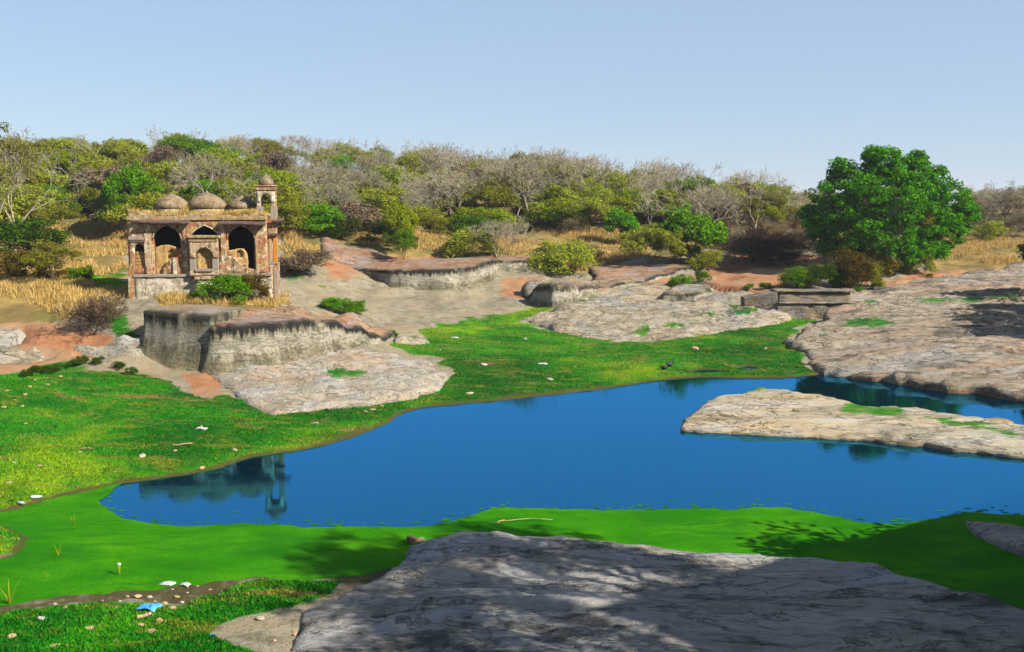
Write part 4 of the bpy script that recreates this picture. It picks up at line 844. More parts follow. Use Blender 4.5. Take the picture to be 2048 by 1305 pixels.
P1('bush', 700, 634, 598, 'green_bush', 'fresh green bush at the end of the long streaked rock face', 'bush', 'leaf_vivid', wide=1.2)
P1('scrub', 805, 512, 394, 'yellow_green_tree', 'round yellow green tree standing in dry grass above the quarried face', 'tree', 'leaf_yellow', wide=.62)
P1('scrub', 812, 530, 462, 'green_shrub_tree', 'upright fresh green shrub on the rim of the quarried rock face', 'shrub', 'leaf_vivid', wide=.8)
P1('bush', 770, 490, 440, 'green_bush', 'dark green bush beside the round yellow green tree', 'bush', 'leaf_dark', wide=1.3)
P1('bare_fine', 990, 525, 432, 'silver_bare_tree', 'silver leafless tree with twisted stem at the end of the quarried rock face', 'tree', 'bark_pale', 'bark_pale', wide=1.2)
P1('bush', 935, 512, 450, 'olive_bush', 'rounded olive bush beside the silver leafless tree', 'bush', 'leaf_olive', wide=1.4)
P1('bush', 1130, 545, 480, 'olive_bush', 'broad olive bush behind the blunt rock nose', 'bush', 'leaf_olive', wide=1.5)
P1('bush', 1180, 525, 490, 'grey_bush', 'grey brown bush in dry grass beside the broad olive bush', 'bush', 'leaf_brown', wide=1.3)
P1('spread', 1232, 490, 415, 'spreading_tree', 'small spreading green tree with dark hollow below its crown', 'tree', 'leaf_vivid', wide=1.1)
P1('spread', 1372, 530, 408, 'spreading_tree', 'spreading bright green tree with dark leaning stems above the red rock ramp', 'tree', 'leaf_vivid', wide=1.15)
P1('bush', 1360, 580, 545, 'green_bush', 'small vivid green bush below the red rock ramp', 'bush', 'leaf_vivid', wide=1.2)
P1('bush', 1405, 572, 550, 'green_bush', 'tiny vivid green bush beside the low streaked edge of the ramp', 'bush', 'leaf_vivid', wide=1.0)
P1('bush', 1420, 545, 500, 'olive_bush', 'loose green bush at the end of the red rock ramp', 'bush', 'leaf_olive', wide=1.3)
P1('scrub', 1540, 462, 408, 'yellow_green_tree', 'small fresh green tree in brown scrub beside the big leafy tree', 'tree', 'leaf_yellow', wide=1.0)
P1('bare_fine', 1482, 503, 455, 'bare_sapling', 'thin pale leafless sapling at the edge of the dark shade', 'tree', 'bark_pale', 'bark_pale', wide=.8)
for k, (px, py, top, mm, lab, w) in enumerate([(1595, 578, 535, 'leaf_vivid', 'dark green rounded bush behind the dam, farthest from the big leafy tree', 1.2), (1640, 576, 528, 'leaf_dark', 'dark green bush behind the middle of the dam', 1.3), (1690, 574, 498, 'leaf_rust', 'tall olive bush tinged rust behind the end of the dam', 1.0), (1722, 572, 512, 'leaf_olive', 'olive bush between the rust tinged bush and the big leafy tree', 1.0),
        (1755, 556, 490, 'leaf_rust', 'rust tinged bush right below the big leafy tree', 1.0), (1830, 545, 500, 'leaf_olive', 'low olive bush on the far side of the big leafy tree trunk', 1.2), (1665, 572, 530, 'leaf_dark', 'small dark bush squeezed between two taller bushes behind the dam', 1.0), (1705, 530, 485, 'leaf_vivid', 'green bush tucked under the crown of the big leafy tree', 1.3)]):
    P1('bush', px, py, top, 'dam_bush', lab, 'bush', mm, wide=w)
P1('bush', 1985, 485, 445, 'olive_bush', 'green bush on the dry grass slope beyond the big leafy tree', 'bush', 'leaf_olive', wide=1.2)
P1('bush', 1905, 450, 415, 'yellow_bush', 'yellow green bush at the skyline beside the big leafy tree', 'bush', 'leaf_yellow', wide=1.2)
P1('bush', 1960, 440, 408, 'yellow_bush', 'small fresh bush on the skyline of the dry slope', 'bush', 'leaf_yellow', wide=1.0)
P1('scrub', 245, 470, 322, 'fresh_green_tree', 'vivid green tree rising just behind the pavilion corner', 'tree', 'leaf_vivid', wide=.75)
P1('bush', 170, 560, 520, 'green_bush', 'small bright bush in the yellow green field', 'bush', 'leaf_vivid', wide=1.2)
P1('bush', 40, 560, 500, 'rust_bush', 'rust coloured thorn bush at the foot of the pale stemmed tree', 'bush', 'leaf_rust', wide=1.6)
P1('bush', 60, 515, 440, 'dark_bush', 'dark green bush in shade under the pale stemmed tree', 'bush', 'leaf_dark', wide=1.6)
P1('bush', 640, 470, 412, 'green_bush', 'vivid green bush in front of the group of leafless trees', 'bush', 'leaf_vivid', wide=1.5)
P1('bush', 690, 475, 425, 'green_bush', 'dark olive bush below the pale leafless trunks', 'bush', 'leaf_dark', wide=1.5)
P1('bush', 620, 545, 500, 'grey_bush', 'flat grey brown bush beside the pavilion porch', 'bush', 'leaf_brown', wide=2.0)
e = plant('tall', atd(-12, 80), 11.5, 'pale_stemmed_tree', 'tall thin leaved tree with pale leaning stems at the edge of the yellow field', 'tree', 'leaf_olive', 'bark_pale', wide=.8, var=1)
plant('bare', atd(30, 84), 9.0, 'pale_stemmed_tree', 'half bare tree with pale limbs beside the tall thin leaved tree', 'tree', None, 'bark_pale', wide=.8, var=0)
# leafless trees one can tell apart on the slope
for k, (px, py, top, lab, w) in enumerate([(650, 470, 330, 'silver leafless tree with drooping limbs nearest the pavilion turret', 1.25), (722, 470, 335, 'pale leafless tree with clean forked trunk above the dry grass', 1.1), (783, 455, 325, 'leafless tree with twisted grey limbs above the round yellow green tree', 1.1), (845, 470, 350, 'leafless tree leaning over the olive scrub', 1.0), (900, 440, 325, 'tall leafless tree rising from olive scrub above the quarried face', 1.1),
        (1000, 420, 300, 'leafless tree with broad crown on the hill crest', 1.2), (1060, 425, 305, 'leafless crest tree with many pale limbs', 1.2), (1205, 440, 318, 'large leafless tree with flat umbrella crown and pale trunks', 1.35), (1300, 440, 350, 'leafless tree with wide grey limbs over green scrub', 1.2), (1460, 440, 352, 'rounded leafless tree with dark trunk standing apart on the crest', 1.0)]):
    p = WD(px, py, 122 + (k * 7) % 20); z = zat(p.x, p.y); h = WD(px, top, p.y).z - z
    plant('bare', (p.x, p.y, z), h, 'leafless_tree', lab, 'tree', 'bark_pale', 'bark_pale', wide=w * .85, var=k)

# the wood on the hill: every tree one object, in groups
def zone(px):
    for lim, nm in ((250, 'on the pavilion end of the hill'), (600, 'on the hill behind the pavilion'), (900, 'on the hill above the quarried rock face'), (1250, 'on the hill above the blunt rock nose'), (1620, 'on the low hill above the red rock ramp'), (9999, 'on the far rise beyond the big leafy tree')):
        if px < lim: return nm
taken = []; nplaced = {}
def free(x, y, d): return all((x - a) ** 2 + (y - b) ** 2 > d * d for a, b in taken)
R = random.Random(21); tries = 0; count = 0
CLEAR = [[(560, 468), (850, 458), (1080, 466), (1300, 480), (1450, 505), (1180, 560), (560, 600)], [(1420, 480), (1900, 500), (1900, 700), (1400, 620)], [(1850, 425), (2300, 410), (2300, 600), (1880, 560)], [(-100, 480), (600, 480), (600, 700), (-100, 700)]]
while count < 430 and tries < 14000:
    tries += 1; Y = 92 + 105 * R.random() ** 1.15; x = R.uniform(-.56, .56) * Y; dd = 2.0 + (Y - 90) * .012
    if not free(x, Y, dd): continue
    z = zat(x, Y); px, py = [float(v) for v in proj(np.array([x]), np.array([Y]), np.array([z]))]
    if any(in_poly(np.array([px]), np.array([py]), C)[0] for C in CLEAR): continue
    if Y < 100 and px > 560: continue
    taken.append((x, Y)); r = R.random(); count += 1; hh = R.random(); sz = 'low ' if hh < .33 else '' if hh < .7 else 'tall '
    zn = ('high ' if Y > 160 else 'halfway ' if Y > 125 else 'low ') + zone(px)
    if px > 1620: pb, ps = .45, .30
    elif px > 1250: pb, ps = .38, .42
    elif px > 850: pb, ps = .27, .58
    elif px > 580: pb, ps = .30, .54
    else: pb, ps = .10, .78
    low = .72 if px > 1550 else 1.0
    if Y > 165: pb += .06
    if r < pb: plant('bare', (x, Y, z), (4.6 + 3.0 * hh) * low, 'leafless_tree', sz + 'grey leafless tree ' + zn, 'tree', 'bark_pale' if hh > .45 else 'bark_twig', 'bark_pale', sz + 'leafless trees ' + zn)
    elif r < pb + ps:
        kd = 'scrub' if R.random() < .75 else 'airy'; q = R.random()
        lm_ = 'leaf_olive' if q < .68 else ('leaf_yellow' if q < .86 else 'leaf_vivid' if q < .95 else 'leaf_brown')
        cn = {'leaf_olive': 'olive green', 'leaf_yellow': 'yellow green', 'leaf_vivid': 'fresh green', 'leaf_brown': 'dry brown'}[lm_]
        plant(kd, (x, Y, z), (3.5 + 2.4 * hh) * low, 'scrub_tree', sz + cn + ' scrub tree ' + zn, 'tree', lm_, 'bark_dark', sz + cn + ' scrub trees ' + zn, wide=R.uniform(.95, 1.3))
    else:
        q = R.random(); lm_ = 'leaf_olive' if q < .45 else ('leaf_brown' if q < .8 else 'leaf_dark'); cn = {'leaf_olive': 'olive', 'leaf_brown': 'brown twiggy', 'leaf_dark': 'dark green'}[lm_]
        plant('bush' if q < .45 or q > .8 else 'twigbush', (x, Y, z), 1.7 + 1.5 * hh, 'hill_bush', sz + cn + ' bush ' + zn, 'bush', lm_, 'bark_dark', sz + cn + ' bushes ' + zn, wide=R.uniform(1.1, 1.6))
for k in range(150):                                       # undergrowth between the trees
    Y = R.uniform(106, 150); px = R.uniform(-20, 1480); p = atd(px, Y)
    a, b = [float(v[0]) for v in proj(np.array([p.x]), np.array([p.y]), np.array([p.z]))]
    if b > 474 or not free(p.x, p.y, 1.5): continue
    taken.append((p.x, p.y)); q = R.random(); lm_ = 'leaf_olive' if q < .55 else 'leaf_dark' if q < .60 else 'leaf_yellow' if q < .82 else 'leaf_brown'; hh = R.random(); sz = 'low ' if hh < .5 else 'tall '
    cn = sz + {'leaf_olive': 'olive', 'leaf_dark': 'dark green', 'leaf_yellow': 'yellow green', 'leaf_brown': 'brown leaved'}[lm_]; zn = ('halfway up ' if Y > 125 else 'low ') + zone(a)
    plant('bush', p, 1.6 + 1.9 * hh, 'undergrowth_bush', cn + ' undergrowth bush ' + zn, 'bush', lm_, 'bark_dark', cn + ' undergrowth ' + zn, wide=R.uniform(1.2, 1.8))
# brown scrub in the shade left of the big tree and along the far rise
for k in range(26):
    px = R.uniform(1440, 1640) if k < 14 else R.uniform(1900, 2080); Y = R.uniform(112, 130) if k < 14 else R.uniform(125, 150); p = atd(px, Y)
    plant('twigbush', p, R.uniform(1.8, 3.2), 'brown_bush', ('dense brown thorn bush in the shade beside the big leafy tree' if k < 14 else 'dense brown thorn bush on the far rise beyond the dry slope'), 'bush', 'leaf_brown', 'bark_dark', 'brown thorn bushes beside the big tree' if k < 14 else 'brown thorn bushes on the far rise', wide=1.4)
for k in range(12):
    p = atd(R.uniform(1490, 1650), R.uniform(99, 111)); plant('twigbush', p, R.uniform(2.0, 3.6), 'shade_darkened_bush', 'thorn bush painted dark for the shadow thrown by the big leafy tree', 'bush', 'leaf_shadow', 'bark_dark', 'thorn bushes painted dark for the shadow of the big tree', wide=1.5)
for k in range(16):
    p = atd(R.uniform(1925, 2110), R.uniform(135, 165)); plant('bare' if k % 2 else 'airy', p, R.uniform(4.2, 6.2), 'rise_tree', ('dark leafless tree in the tree line on the far rise' if k % 2 else 'thin brown leaved tree in the tree line on the far rise'), 'tree', 'bark_twig' if k % 2 else 'leaf_brown', 'bark_dark', 'leafless trees on the far rise' if k % 2 else 'brown trees on the far rise', wide=1.1)
# trees that stand out of the picture and throw the shade seen in it; the low one is added to block sky light
for k, (x, y, h, kd, w, lab) in enumerate([(15.2, 16.4, 18.2, 'shade', .72, 'tall leafy tree beside the fort building shading the smooth grey rock shelf'), (13.6, 15.3, 16.5, 'shade', .78, 'leafy tree close to the fort building shading the near grass and rock'), (14.9, 15.2, 18.6, 'shade', .72, 'slender leafy tree at the corner of the fort building'),
        (17.6, 20.4, 8.0, 'scrub', 1.15, 'low dense tree added to block sky light over the shaded end of the grey rock shelf'), (42.5, 67.5, 10, 'scrub', .62, 'leafy tree at the edge of the large tan rock shelf'), (44.2, 81, 7.5, 'scrub', .75, 'dark leafy tree on the rim of the large tan rock shelf'), (44, 72.5, 9.5, 'scrub', .62, 'leafy tree behind the edge of the large tan rock shelf'), (39.5, 62.5, 8.5, 'scrub', .5, 'small leafy tree beside the lower end of the tan rock shelf')]):
    e = plant(kd, (x, y, zat(x, y)), h, 'shade_tree', lab, 'tree', 'leaf_dark', 'bark_dark', wide=w, var=k, rz=k * 2.1)

# ------------------------------------------------------------------ ground cover
def blades(name, n, region, h, w, m, mask, dens_y=1.0, lean=.3, label=None, cat=None, clump=0, seed=1):
    g = np.random.default_rng(seed); x0, x1, y0, y1 = region; N = n * 6
    y = y0 + (y1 - y0) * g.random(N) ** dens_y; x = g.uniform(-1, 1, N) * (y * .56 + 1)
    k = (x > x0) & (x < x1); x, y = x[k], y[k]
    if clump: k = fbm(x * clump, y * clump, o=2, s=seed) > .04; x, y = x[k], y[k]
    z = height(x, y); l, d, r = cover(x, y, z); mk = {'lush': l, 'dry': d * (1 - l) * (1 - r)}[mask]; k = (mk > .55) & (z > (.075 if mask == 'lush' else .03))
    for O in SL.values(): k &= ~in_poly(x, y, O)
    x, y, z = x[k][:n], y[k][:n], z[k][:n]; n = len(x)
    hh = g.uniform(h[0], h[1], n); ww = g.uniform(w[0], w[1], n); a = g.uniform(0, 6.283, n); lx, ly = g.normal(0, lean, n) * hh, g.normal(0, lean, n) * hh
    V = np.stack([np.column_stack([x - ww * np.cos(a), y - ww * np.sin(a), z - .01]), np.column_stack([x + ww * np.cos(a), y + ww * np.sin(a), z - .01]), np.column_stack([x + lx, y + ly, z + hh])], 1).reshape(-1, 3)
    return tag(obj(name, mesh_np(name, V, np.arange(3 * n).reshape(-1, 3)), m), label, cat, kind='stuff')
def m_blade():
    t = NT('lush_grass_blades'); g = t.geo(); c = lush_col(t, g, t.noise(g, .35, 5), None, t.noise(g, 8, 5, .75)); gi = t.n('ShaderNodeNewGeometry')
    hs = t.n('ShaderNodeHueSaturation'); t.l(c, hs.inputs['Color']); t.l(t.math('MULTIPLY_ADD', gi.outputs['Random Per Island'], .9, .6), hs.inputs['Value'])
    return t.done(hs.outputs[0], .9, .05)
M['grass'] = m_blade()
blades('lush_grass', 150000, (-60, 60, 20, 85), (.03, .085), (.015, .035), M['grass'], 'lush', 1.3, .5, 'short lush green grass on the banks round the pond', 'grass', 0, 2)
blades('dry_grass', 70000, (-60, 70, 75, 132), (.15, .55), (.03, .055), M['dryblade'], 'dry', .9, .3, 'golden dry grass on the slopes below the wood', 'grass', .22, 3)
blades('dry_grass', 26000, (-46, 10, 55, 80), (.12, .45), (.02, .04), M['dryblade'], 'dry', 1., .3, 'golden dry grass tufts in front of the pavilion', 'grass', .3, 4)
# ------------------------------------------------------------------ the fort building beside the camera, whose shadow falls on the rock
FORT = empty('fort_building', (0, 0, 0)); tag(FORT, 'tall plain fort building with crenellated roof beside the shaded rock shelf', 'building')
M['fort'] = m_plaster('fort_stone', (.40, .31, .21), (.36, .25, .15), .5, .2, .2)
e1, e2 = Vector((17.3, 13.55, 0)), Vector((33.6, 24.7, 0)); dn = (e2 - e1).normalized(); nb = Vector((dn.y, -dn.x, 0))
def prism(a, b, back, z0, z1): P = [a, b, b + nb * back, a + nb * back]; return MB().add([(p.x, p.y, z) for z in (z0, z1) for p in P], [(0, 3, 2, 1), (4, 5, 6, 7), (0, 1, 5, 4), (1, 2, 6, 5), (2, 3, 7, 6), (3, 0, 4, 7)])
obj('wall', prism(e1, e2, 12, -1, 13.0).mesh('wall', False, .03), M['fort'], FORT)
obj('cornice', prism(e1 - nb * .25, e2 - nb * .25, .24, 12.4, 12.75).mesh('cornice', False, .03), M['fort'], FORT)
obj('parapet', prism(e1, e2, .5, 13.003, 14.0).mesh('parapet', False, .03), M['fort'], FORT)

# ------------------------------------------------------------------ stones, litter, water plants and birds
def stone_mesh(seed, sub=2):
    bm = bmesh.new(); bmesh.ops.create_icosphere(bm, subdivisions=sub, radius=.5); R_ = random.Random(seed); ph = [R_.uniform(0, 50) for _ in range(3)]
    for v in bm.verts:
        c_ = v.co; f = 1 + .55 * float(fbm([c_.x * 1.8 + ph[0]], [c_.y * 1.8 + ph[1]], [c_.z * 1.8 + ph[2]], o=3)[0]); v.co = Vector((c_.x * f * 1.25, c_.y * f, c_.z * f * .7))
    me = bpy.data.meshes.new('stone'); bm.to_mesh(me); bm.free(); return me
M['stone_pale'] = m_plain('pale_stone', (.34, .28, .19), (.54, .48, .37), 7, .9, .2)
M['stone_tan'] = m_plain('tan_stone', (.36, .22, .11), (.56, .40, .24), 7, .9, .2)
M['stone_brown'] = m_plain('brown_stone', (.07, .05, .03), (.22, .15, .07), 6, .8, .3)
SM = [stone_mesh(k) for k in range(6)]
def stone(px, py, w, m, label, name='stone', group=None, flat=.7, p=None):
    p = p or hit(px, py); s = w * (p.y * CP + (CAMZ - p.z) * SP) / F
    o = obj(name, SM[random.randrange(6)].copy(), M[m]); o.location = (p.x, p.y, p.z + s * .12); o.scale = (s, s * .9, s * flat); o.rotation_euler = (random.uniform(-.3, .3), random.uniform(-.3, .3), random.uniform(0, 6.28)); return tag(o, label, 'stone', group)
G1 = [(45, 816), (52, 852), (30, 928), (80, 936), (18, 970), (403, 858), (405, 938), (285, 918), (745, 822), (763, 815), (730, 826), (790, 800), (850, 790), (910, 775), (880, 700), (910, 672), (968, 732), (1085, 728), (1150, 736), (1030, 700), (940, 790), (1000, 770), (1100, 760), (1160, 692), (1390, 700), (1440, 712), (1530, 700), (980, 690), (1050, 680), (1230, 700), (700, 812), (670, 822), (630, 850), (590, 845), (470, 905), (520, 870), (350, 905), (220, 820), (160, 905), (110, 880)]
for k, (x, y) in enumerate(G1[::2] + G1[1:12:2]): stone(x, y, random.choice((6, 8, 9, 13)), 'stone_pale' if k % 3 else 'stone_tan', 'small pale stone half sunk in the green grass' if k % 3 else 'small tan stone half sunk in the green grass', group='pale stones on the grass' if k % 3 else 'tan stones on the grass')
for k, (x, y) in enumerate([(15, 785), (60, 776), (30, 800), (70, 760), (8, 820), (50, 790), (95, 770), (120, 755)]): stone(x, y, random.choice((7, 9, 13)), 'stone_tan', 'orange tan stone on the red soil bank beside the grass', group='stones on the red soil bank')
for k, (x, y) in enumerate([(345, 1185), (355, 1195), (300, 1195), (395, 1180), (365, 1205), (330, 1215), (310, 1205), (420, 1185), (440, 1190), (275, 1200), (290, 1218), (345, 1222), (375, 1190), (255, 1195), (240, 1208), (205, 1206), (110, 1212), (130, 1220)]): stone(x, y, random.choice((6, 9, 13)), 'stone_tan' if k % 2 else 'stone_pale', ('tan' if k % 2 else 'pale') + ' pebble in the dark mud at the edge of the green scum', 'pebble', ('tan' if k % 2 else 'pale') + ' pebbles in the mud')
for k, (x, y) in enumerate([(692, 1262), (735, 1285), (730, 1258), (775, 1268), (920, 1195), (890, 1225), (830, 1290), (700, 1290), (660, 1240), (590, 1275), (640, 1300), (550, 1290), (520, 1245), (610, 1255)]): stone(x, y, random.choice((9, 12, 18)), 'stone_tan' if k % 2 else 'stone_pale', ('tan' if k % 2 else 'pale') + ' loose stone at the foot of the smooth grey rock shelf', 'stone', ('tan' if k % 2 else 'pale') + ' stones by the grey shelf')
for k, (x, y) in enumerate([(300, 1272), (180, 1262), (25, 1275), (110, 1295), (285, 1250), (320, 1245)]): stone(x, y, 16, 'stone_tan', 'flat tan stone lying in the shaded near grass', group='flat stones in the near grass', flat=.4)
stone(826, 1088, 30, 'stone_brown', 'dark brown rounded stone at the tip of the grey rock shelf', flat=1.0); stone(840, 1090, 20, 'stone_tan', 'golden brown stone beside the dark rounded stone', flat=.9)
stone(1832, 826, 24, 'stone_pale', 'upright mossy stone on the water worn rock tongue', flat=.8)
# rusty squared block on the rock tongue
M['rust'] = m_plain('ochre_block', (.20, .11, .03), (.42, .27, .09), 2.5, .9, .1, .8)
stone(1990, 856, 66, 'rust', 'broad ochre brown stone block on the water worn rock', 'ochre_stone', flat=.42)
# litter
M['bag_blue'] = m_plain('blue_plastic', (.03, .28, .62), (.12, .50, .80), 8, .35, .5); M['bag_white'] = m_plain('white_plastic', (.42, .43, .42), (.68, .68, .65), 8, .5, .4); M['bottle'] = m_plain('clear_plastic', (.48, .58, .62), (.75, .82, .84), 8, .2, .6)
def rag(px, py, w, m, label, name, cat, h=.35, seed=0):
    p = hit(px, py); s = w * (p.y * CP + (CAMZ - p.z) * SP) / F; n = 9; V = []
    for j in range(n):
        for i in range(n):
            u, v = i / (n - 1) - .5, j / (n - 1) - .5; r_ = math.hypot(u, v) * 2; e_ = 1 + .35 * float(fbm([math.atan2(v, u) * 1.2 + seed], [seed * 3.1], o=2)[0])
            V.append((u * e_ * s, v * .7 * e_ * s, .01 + s * h * (.18 + .55 * abs(float(fbm([u * 4 + seed], [v * 4], o=3)[0]))) * max(0, 1 - r_ ** 3 * .35)))
    Fq = [(j * n + i, j * n + i + 1, (j + 1) * n + i + 1, (j + 1) * n + i) for j in range(n - 1) for i in range(n - 1)]
    me = bpy.data.meshes.new(name); me.from_pydata(V, [], Fq); me.polygons.foreach_set('use_smooth', np.ones(len(Fq), bool)); me.update()
    o = obj(name, me, M[m]); o.location = p; o.rotation_euler = (0, 0, random.uniform(-.4, .4)); sm = o.modifiers.new('thick', 'SOLIDIFY'); sm.thickness = .006; return tag(o, label, cat)
rag(300, 1224, 42, 'bag_blue', 'crumpled bright blue plastic bag on the muddy bank', 'plastic_bag', 'bag', .6, 1)
rag(372, 1176, 22, 'bag_white', 'crumpled white plastic sheet at the edge of the green scum', 'plastic_sheet', 'litter', .5, 2); rag(336, 1172, 30, 'stone_tan' if False else 'bag_white', 'long pale rag beside the crumpled white plastic sheet', 'rag', 'litter', .2, 3)
rag(82, 1244, 18, 'bag_white', 'white scrap of paper on the near grass', 'paper_scrap', 'litter', .4, 4); rag(404, 860, 22, 'bag_white', 'pale scrap of paper on the sunny grass bank', 'paper_scrap', 'litter', .4, 5); rag(910, 676, 14, 'bag_white', 'white scrap on the bright grass near the rounded pale boulder', 'paper_scrap', 'litter', .5, 6)
rag(1085, 730, 20, 'bag_white', 'pale flattened scrap in the middle of the grass flat', 'paper_scrap', 'litter', .3, 7); rag(425, 1273, 12, 'bag_blue', 'tiny dark blue scrap beside the sandy patch', 'plastic_scrap', 'litter', .5, 8)
def bottle(px, py, L, rot, m, label):
    p = hit(px, py); s = L * (p.y * CP + (CAMZ - p.z) * SP) / F; o = empty('plastic_bottle', (p.x, p.y, p.z + s * .17), rot); tag(o, label, 'bottle')
    b = obj('body', MB().lathe(0, 0, [(.13 * s, 0), (.16 * s, .03 * s), (.16 * s, .6 * s), (.10 * s, .75 * s), (.05 * s, .85 * s), (.05 * s, .93 * s)], 12).mesh('body', True), M[m], o); b.rotation_euler = (math.pi / 2, 0, 0)
    c_ = obj('cap', MB().lathe(0, 0, [(.06 * s, .93 * s), (.06 * s, 1.0 * s)], 10).mesh('cap'), M['bag_blue'], o); c_.rotation_euler = (math.pi / 2, 0, 0)
bottle(36, 1010, 20, 1.2, 'bag_white', 'white plastic bottle on the bank beside the green scum'); bottle(62, 1000, 22, 1.9, 'bottle', 'clear bluish plastic bottle next to the white one')
def stick(px, py, L, rot, label, name='stick', r=.035, m='stone_tan'):
    p = hit(px, py); s = L * (p.y * CP + (CAMZ - p.z) * SP) / F; a = Vector((-s / 2, 0, .05)); S_ = []
    for k in range(5): b = a + Vector((s / 5, random.uniform(-.06, .06) * s, random.uniform(-.02, .03))); S_.append((a, b, r, r * .9, 0)); a = b
    V, Q = tubes(S_, 6); o = obj(name, mesh_np(name, V, Q, True), M[m]); o.location = p; o.rotation_euler = (0, 0, rot); tag(o, label, 'stick')
stick(365, 894, 38, .1, 'crooked pale stick on the green grass bank'); stick(175, 905, 30, -.3, 'short stick in the grass near the scum'); stick(1050, 1052, 110, -.06, 'long thin straw stem lying on the rim of the grey rock shelf', r=.012, m='dryblade'); stick(288, 1240, 26, .5, 'broken tan stick on the near grass', r=.05); stick(1000, 1050, 30, .9, 'thin twig at the tip of the grey rock shelf', r=.012)
# reeds rising from the scum
M['reed'] = m_leaf('yellow_green_reed', (.20, .28, .01), (.30, .38, .02), (.42, .44, .06), .1, .3)
def reed(px, py, h, n, label):
    p = W(px, py, 0.01); s = h * (p.y * CP + 9 * SP) / F; e = empty('reed_tuft', p); tag(e, label, 'reed', None)
    for k in range(n):
        a = k / n * 6.28 + random.uniform(-.3, .3); le = s * random.uniform(.6, 1.05); bend = random.uniform(.25, .7); w = max(.012, s * .03); V = []; N = 5
        for i in range(N + 1):
            f = i / N; r_ = bend * le * f ** 1.6; z = le * f * (1 - .25 * bend * f); ww = w * (1 - f) + .002; V += [(math.cos(a) * r_ - math.sin(a) * ww, math.sin(a) * r_ + math.cos(a) * ww, z - .05), (math.cos(a) * r_ + math.sin(a) * ww, math.sin(a) * r_ - math.cos(a) * ww, z - .05)]
        obj('blade', mesh_np('blade', V, np.array([(2 * i, 2 * i + 1, 2 * i + 3, 2 * i + 2) for i in range(N)])), M['reed'], e)
reed(147, 1050, 32, 5, 'yellow reed tuft in the scum near the blue water'); reed(117, 1112, 28, 7, 'low spreading reed tuft in the middle of the scum'); reed(20, 1208, 60, 7, 'tallest yellow reed tuft at the muddy edge of the scum'); reed(95, 1155, 24, 2, 'thin reed stem standing alone in the scum')
p = W(239, 1150, .01); e = empty('water_lily_bud', p); tag(e, 'white bud on a pale stalk standing in the green scum', 'flower')
obj('stalk', MB().lathe(0, 0, [(.012, -.1), (.035, .26)], 8).mesh('stalk', True), M['reed'], e); obj('bud', MB().lathe(0, 0, [(.03, .25), (.055, .28), (.045, .32), (.01, .34)], 10).mesh('bud', True), M['bag_white'], e)
# small leafy weeds on the sunny bank
for k, (x, y) in enumerate([(50, 752), (70, 748), (95, 745), (150, 735), (165, 730), (200, 728), (290, 712), (262, 750), (235, 740), (120, 742), (690, 665), (780, 676), (1165, 612), (1550, 610), (1470, 625), (1530, 580), (1500, 582), (1720, 590), (1755, 580), (1860, 560)]):
    P1('bush', x, y, y - random.choice((9, 12, 16)), 'leafy_weed', 'small dark leafy weed at the edge of the grass bank' if k < 10 else 'small green weed rooted in a crack of the rock', 'weed', 'leaf_dark' if k < 10 else 'leaf_vivid', wide=1.4, group='weeds on the grass bank' if k < 10 else 'weeds in rock cracks')
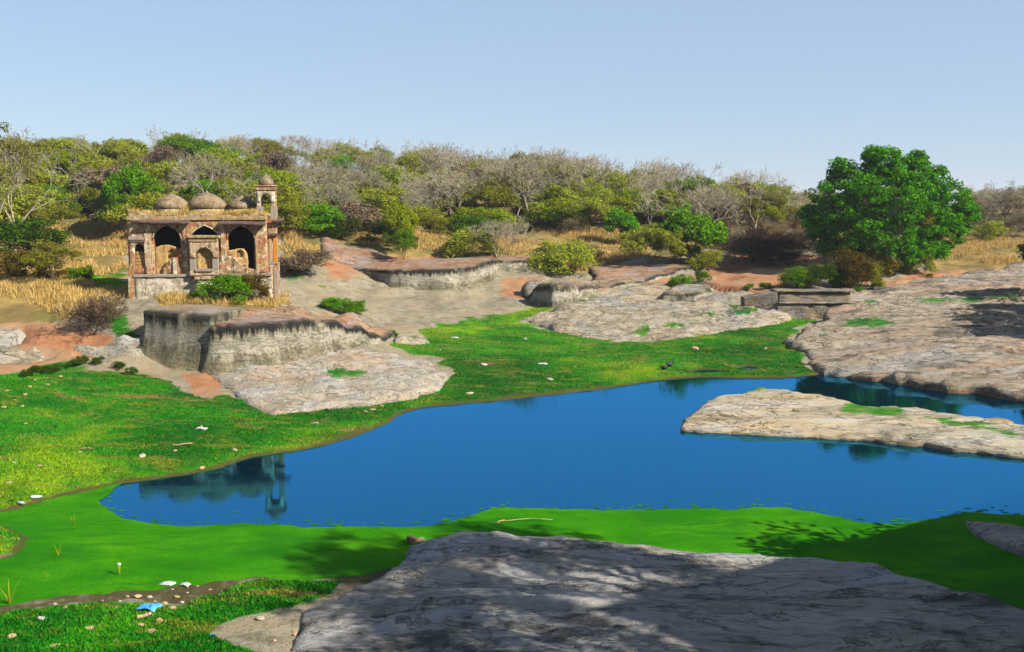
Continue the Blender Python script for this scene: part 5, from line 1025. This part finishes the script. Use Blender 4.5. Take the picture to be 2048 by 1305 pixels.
# birds
M['bird'] = m_plain('black_feathers', (.008, .009, .012), (.025, .028, .035), 12, .6, .3); M['bird_tail'] = m_plain('slate_feathers', (.03, .06, .07), (.08, .12, .13), 12, .7, .2)
def bird(px, py, L, rz, label, tail_up=True):
    p = hit(px, py); s = L * (p.y * CP + (CAMZ - p.z) * SP) / F; e = empty('bird', p, rz, s); tag(e, label, 'bird')
    bm = bmesh.new(); bmesh.ops.create_uvsphere(bm, u_segments=16, v_segments=10, radius=.5)
    for v in bm.verts:
        x_, y_, z_ = v.co; t_ = x_ + .5; k_ = .55 + .5 * math.sin(min(1, t_ * 1.1) * math.pi) * .6; v.co = Vector((x_ * 1.0, y_ * .55 * k_ * 1.4, z_ * .55 * k_ * 1.4 + .34 + .10 * x_))
        if x_ < -.25: v.co.x -= .18 * (-x_ - .25) / .25; v.co.z += .22 * (-x_ - .25) / .25
    me = bpy.data.meshes.new('body'); bm.to_mesh(me); bm.free(); me.polygons.foreach_set('use_smooth', np.ones(len(me.polygons), bool)); obj('body', me, M['bird'], e)
    bm = bmesh.new(); bmesh.ops.create_uvsphere(bm, u_segments=12, v_segments=8, radius=.15); bmesh.ops.translate(bm, verts=bm.verts, vec=(-.62, 0, .50)); me = bpy.data.meshes.new('head'); bm.to_mesh(me); bm.free(); me.polygons.foreach_set('use_smooth', np.ones(len(me.polygons), bool)); h_ = obj('head', me, M['bird'], e)
    obj('beak', MB().add([(-.74, -.04, .50), (-.74, .04, .50), (-.74, 0, .55), (-.90, 0, .48)], [(0, 1, 2), (0, 3, 1), (1, 3, 2), (2, 3, 0)]).mesh('beak'), M['rust'], h_)
    tz = .9 if tail_up else .25; obj('tail', MB().add([(.40, -.07, .42), (.40, .07, .42), (.40, 0, .32), (.62, -.10, .42 + tz), (.62, .10, .42 + tz), (.70, 0, .38 + tz)], [(0, 1, 4, 3), (1, 2, 5, 4), (2, 0, 3, 5), (3, 4, 5), (0, 2, 1)]).mesh('tail'), M['bird_tail'], e)
    for y_ in (-.09, .09): obj('leg', MB().box(-.02, .02, y_ - .02, y_ + .02, -.02, .22).mesh('leg'), M['bird_tail'], e)
bird(1340, 736, 15, .5, 'black bird with raised tail on the grass near the pond'); bird(1328, 741, 13, -.3, 'black bird with lowered tail beside the one with raised tail', False)
# ------------------------------------------------------------------ the dusty air of a hot day
hm = bpy.data.materials.new('dusty_air'); hm.use_nodes = True; ht = hm.node_tree; ht.nodes.remove(ht.nodes['Principled BSDF'])
pv = ht.nodes.new('ShaderNodeVolumePrincipled'); pv.inputs['Color'].default_value = (.80, .88, 1.0, 1); pv.inputs['Density'].default_value = .00018; pv.inputs['Anisotropy'].default_value = .2
ht.links.new(pv.outputs[0], ht.nodes['Material Output'].inputs['Volume'])
hb = MB().box(-4200, 4200, -450, 5200, -8, 32).mesh('haze'); tag(obj('haze', hb, hm), 'thin pale dusty haze filling the air', 'haze', kind='stuff')
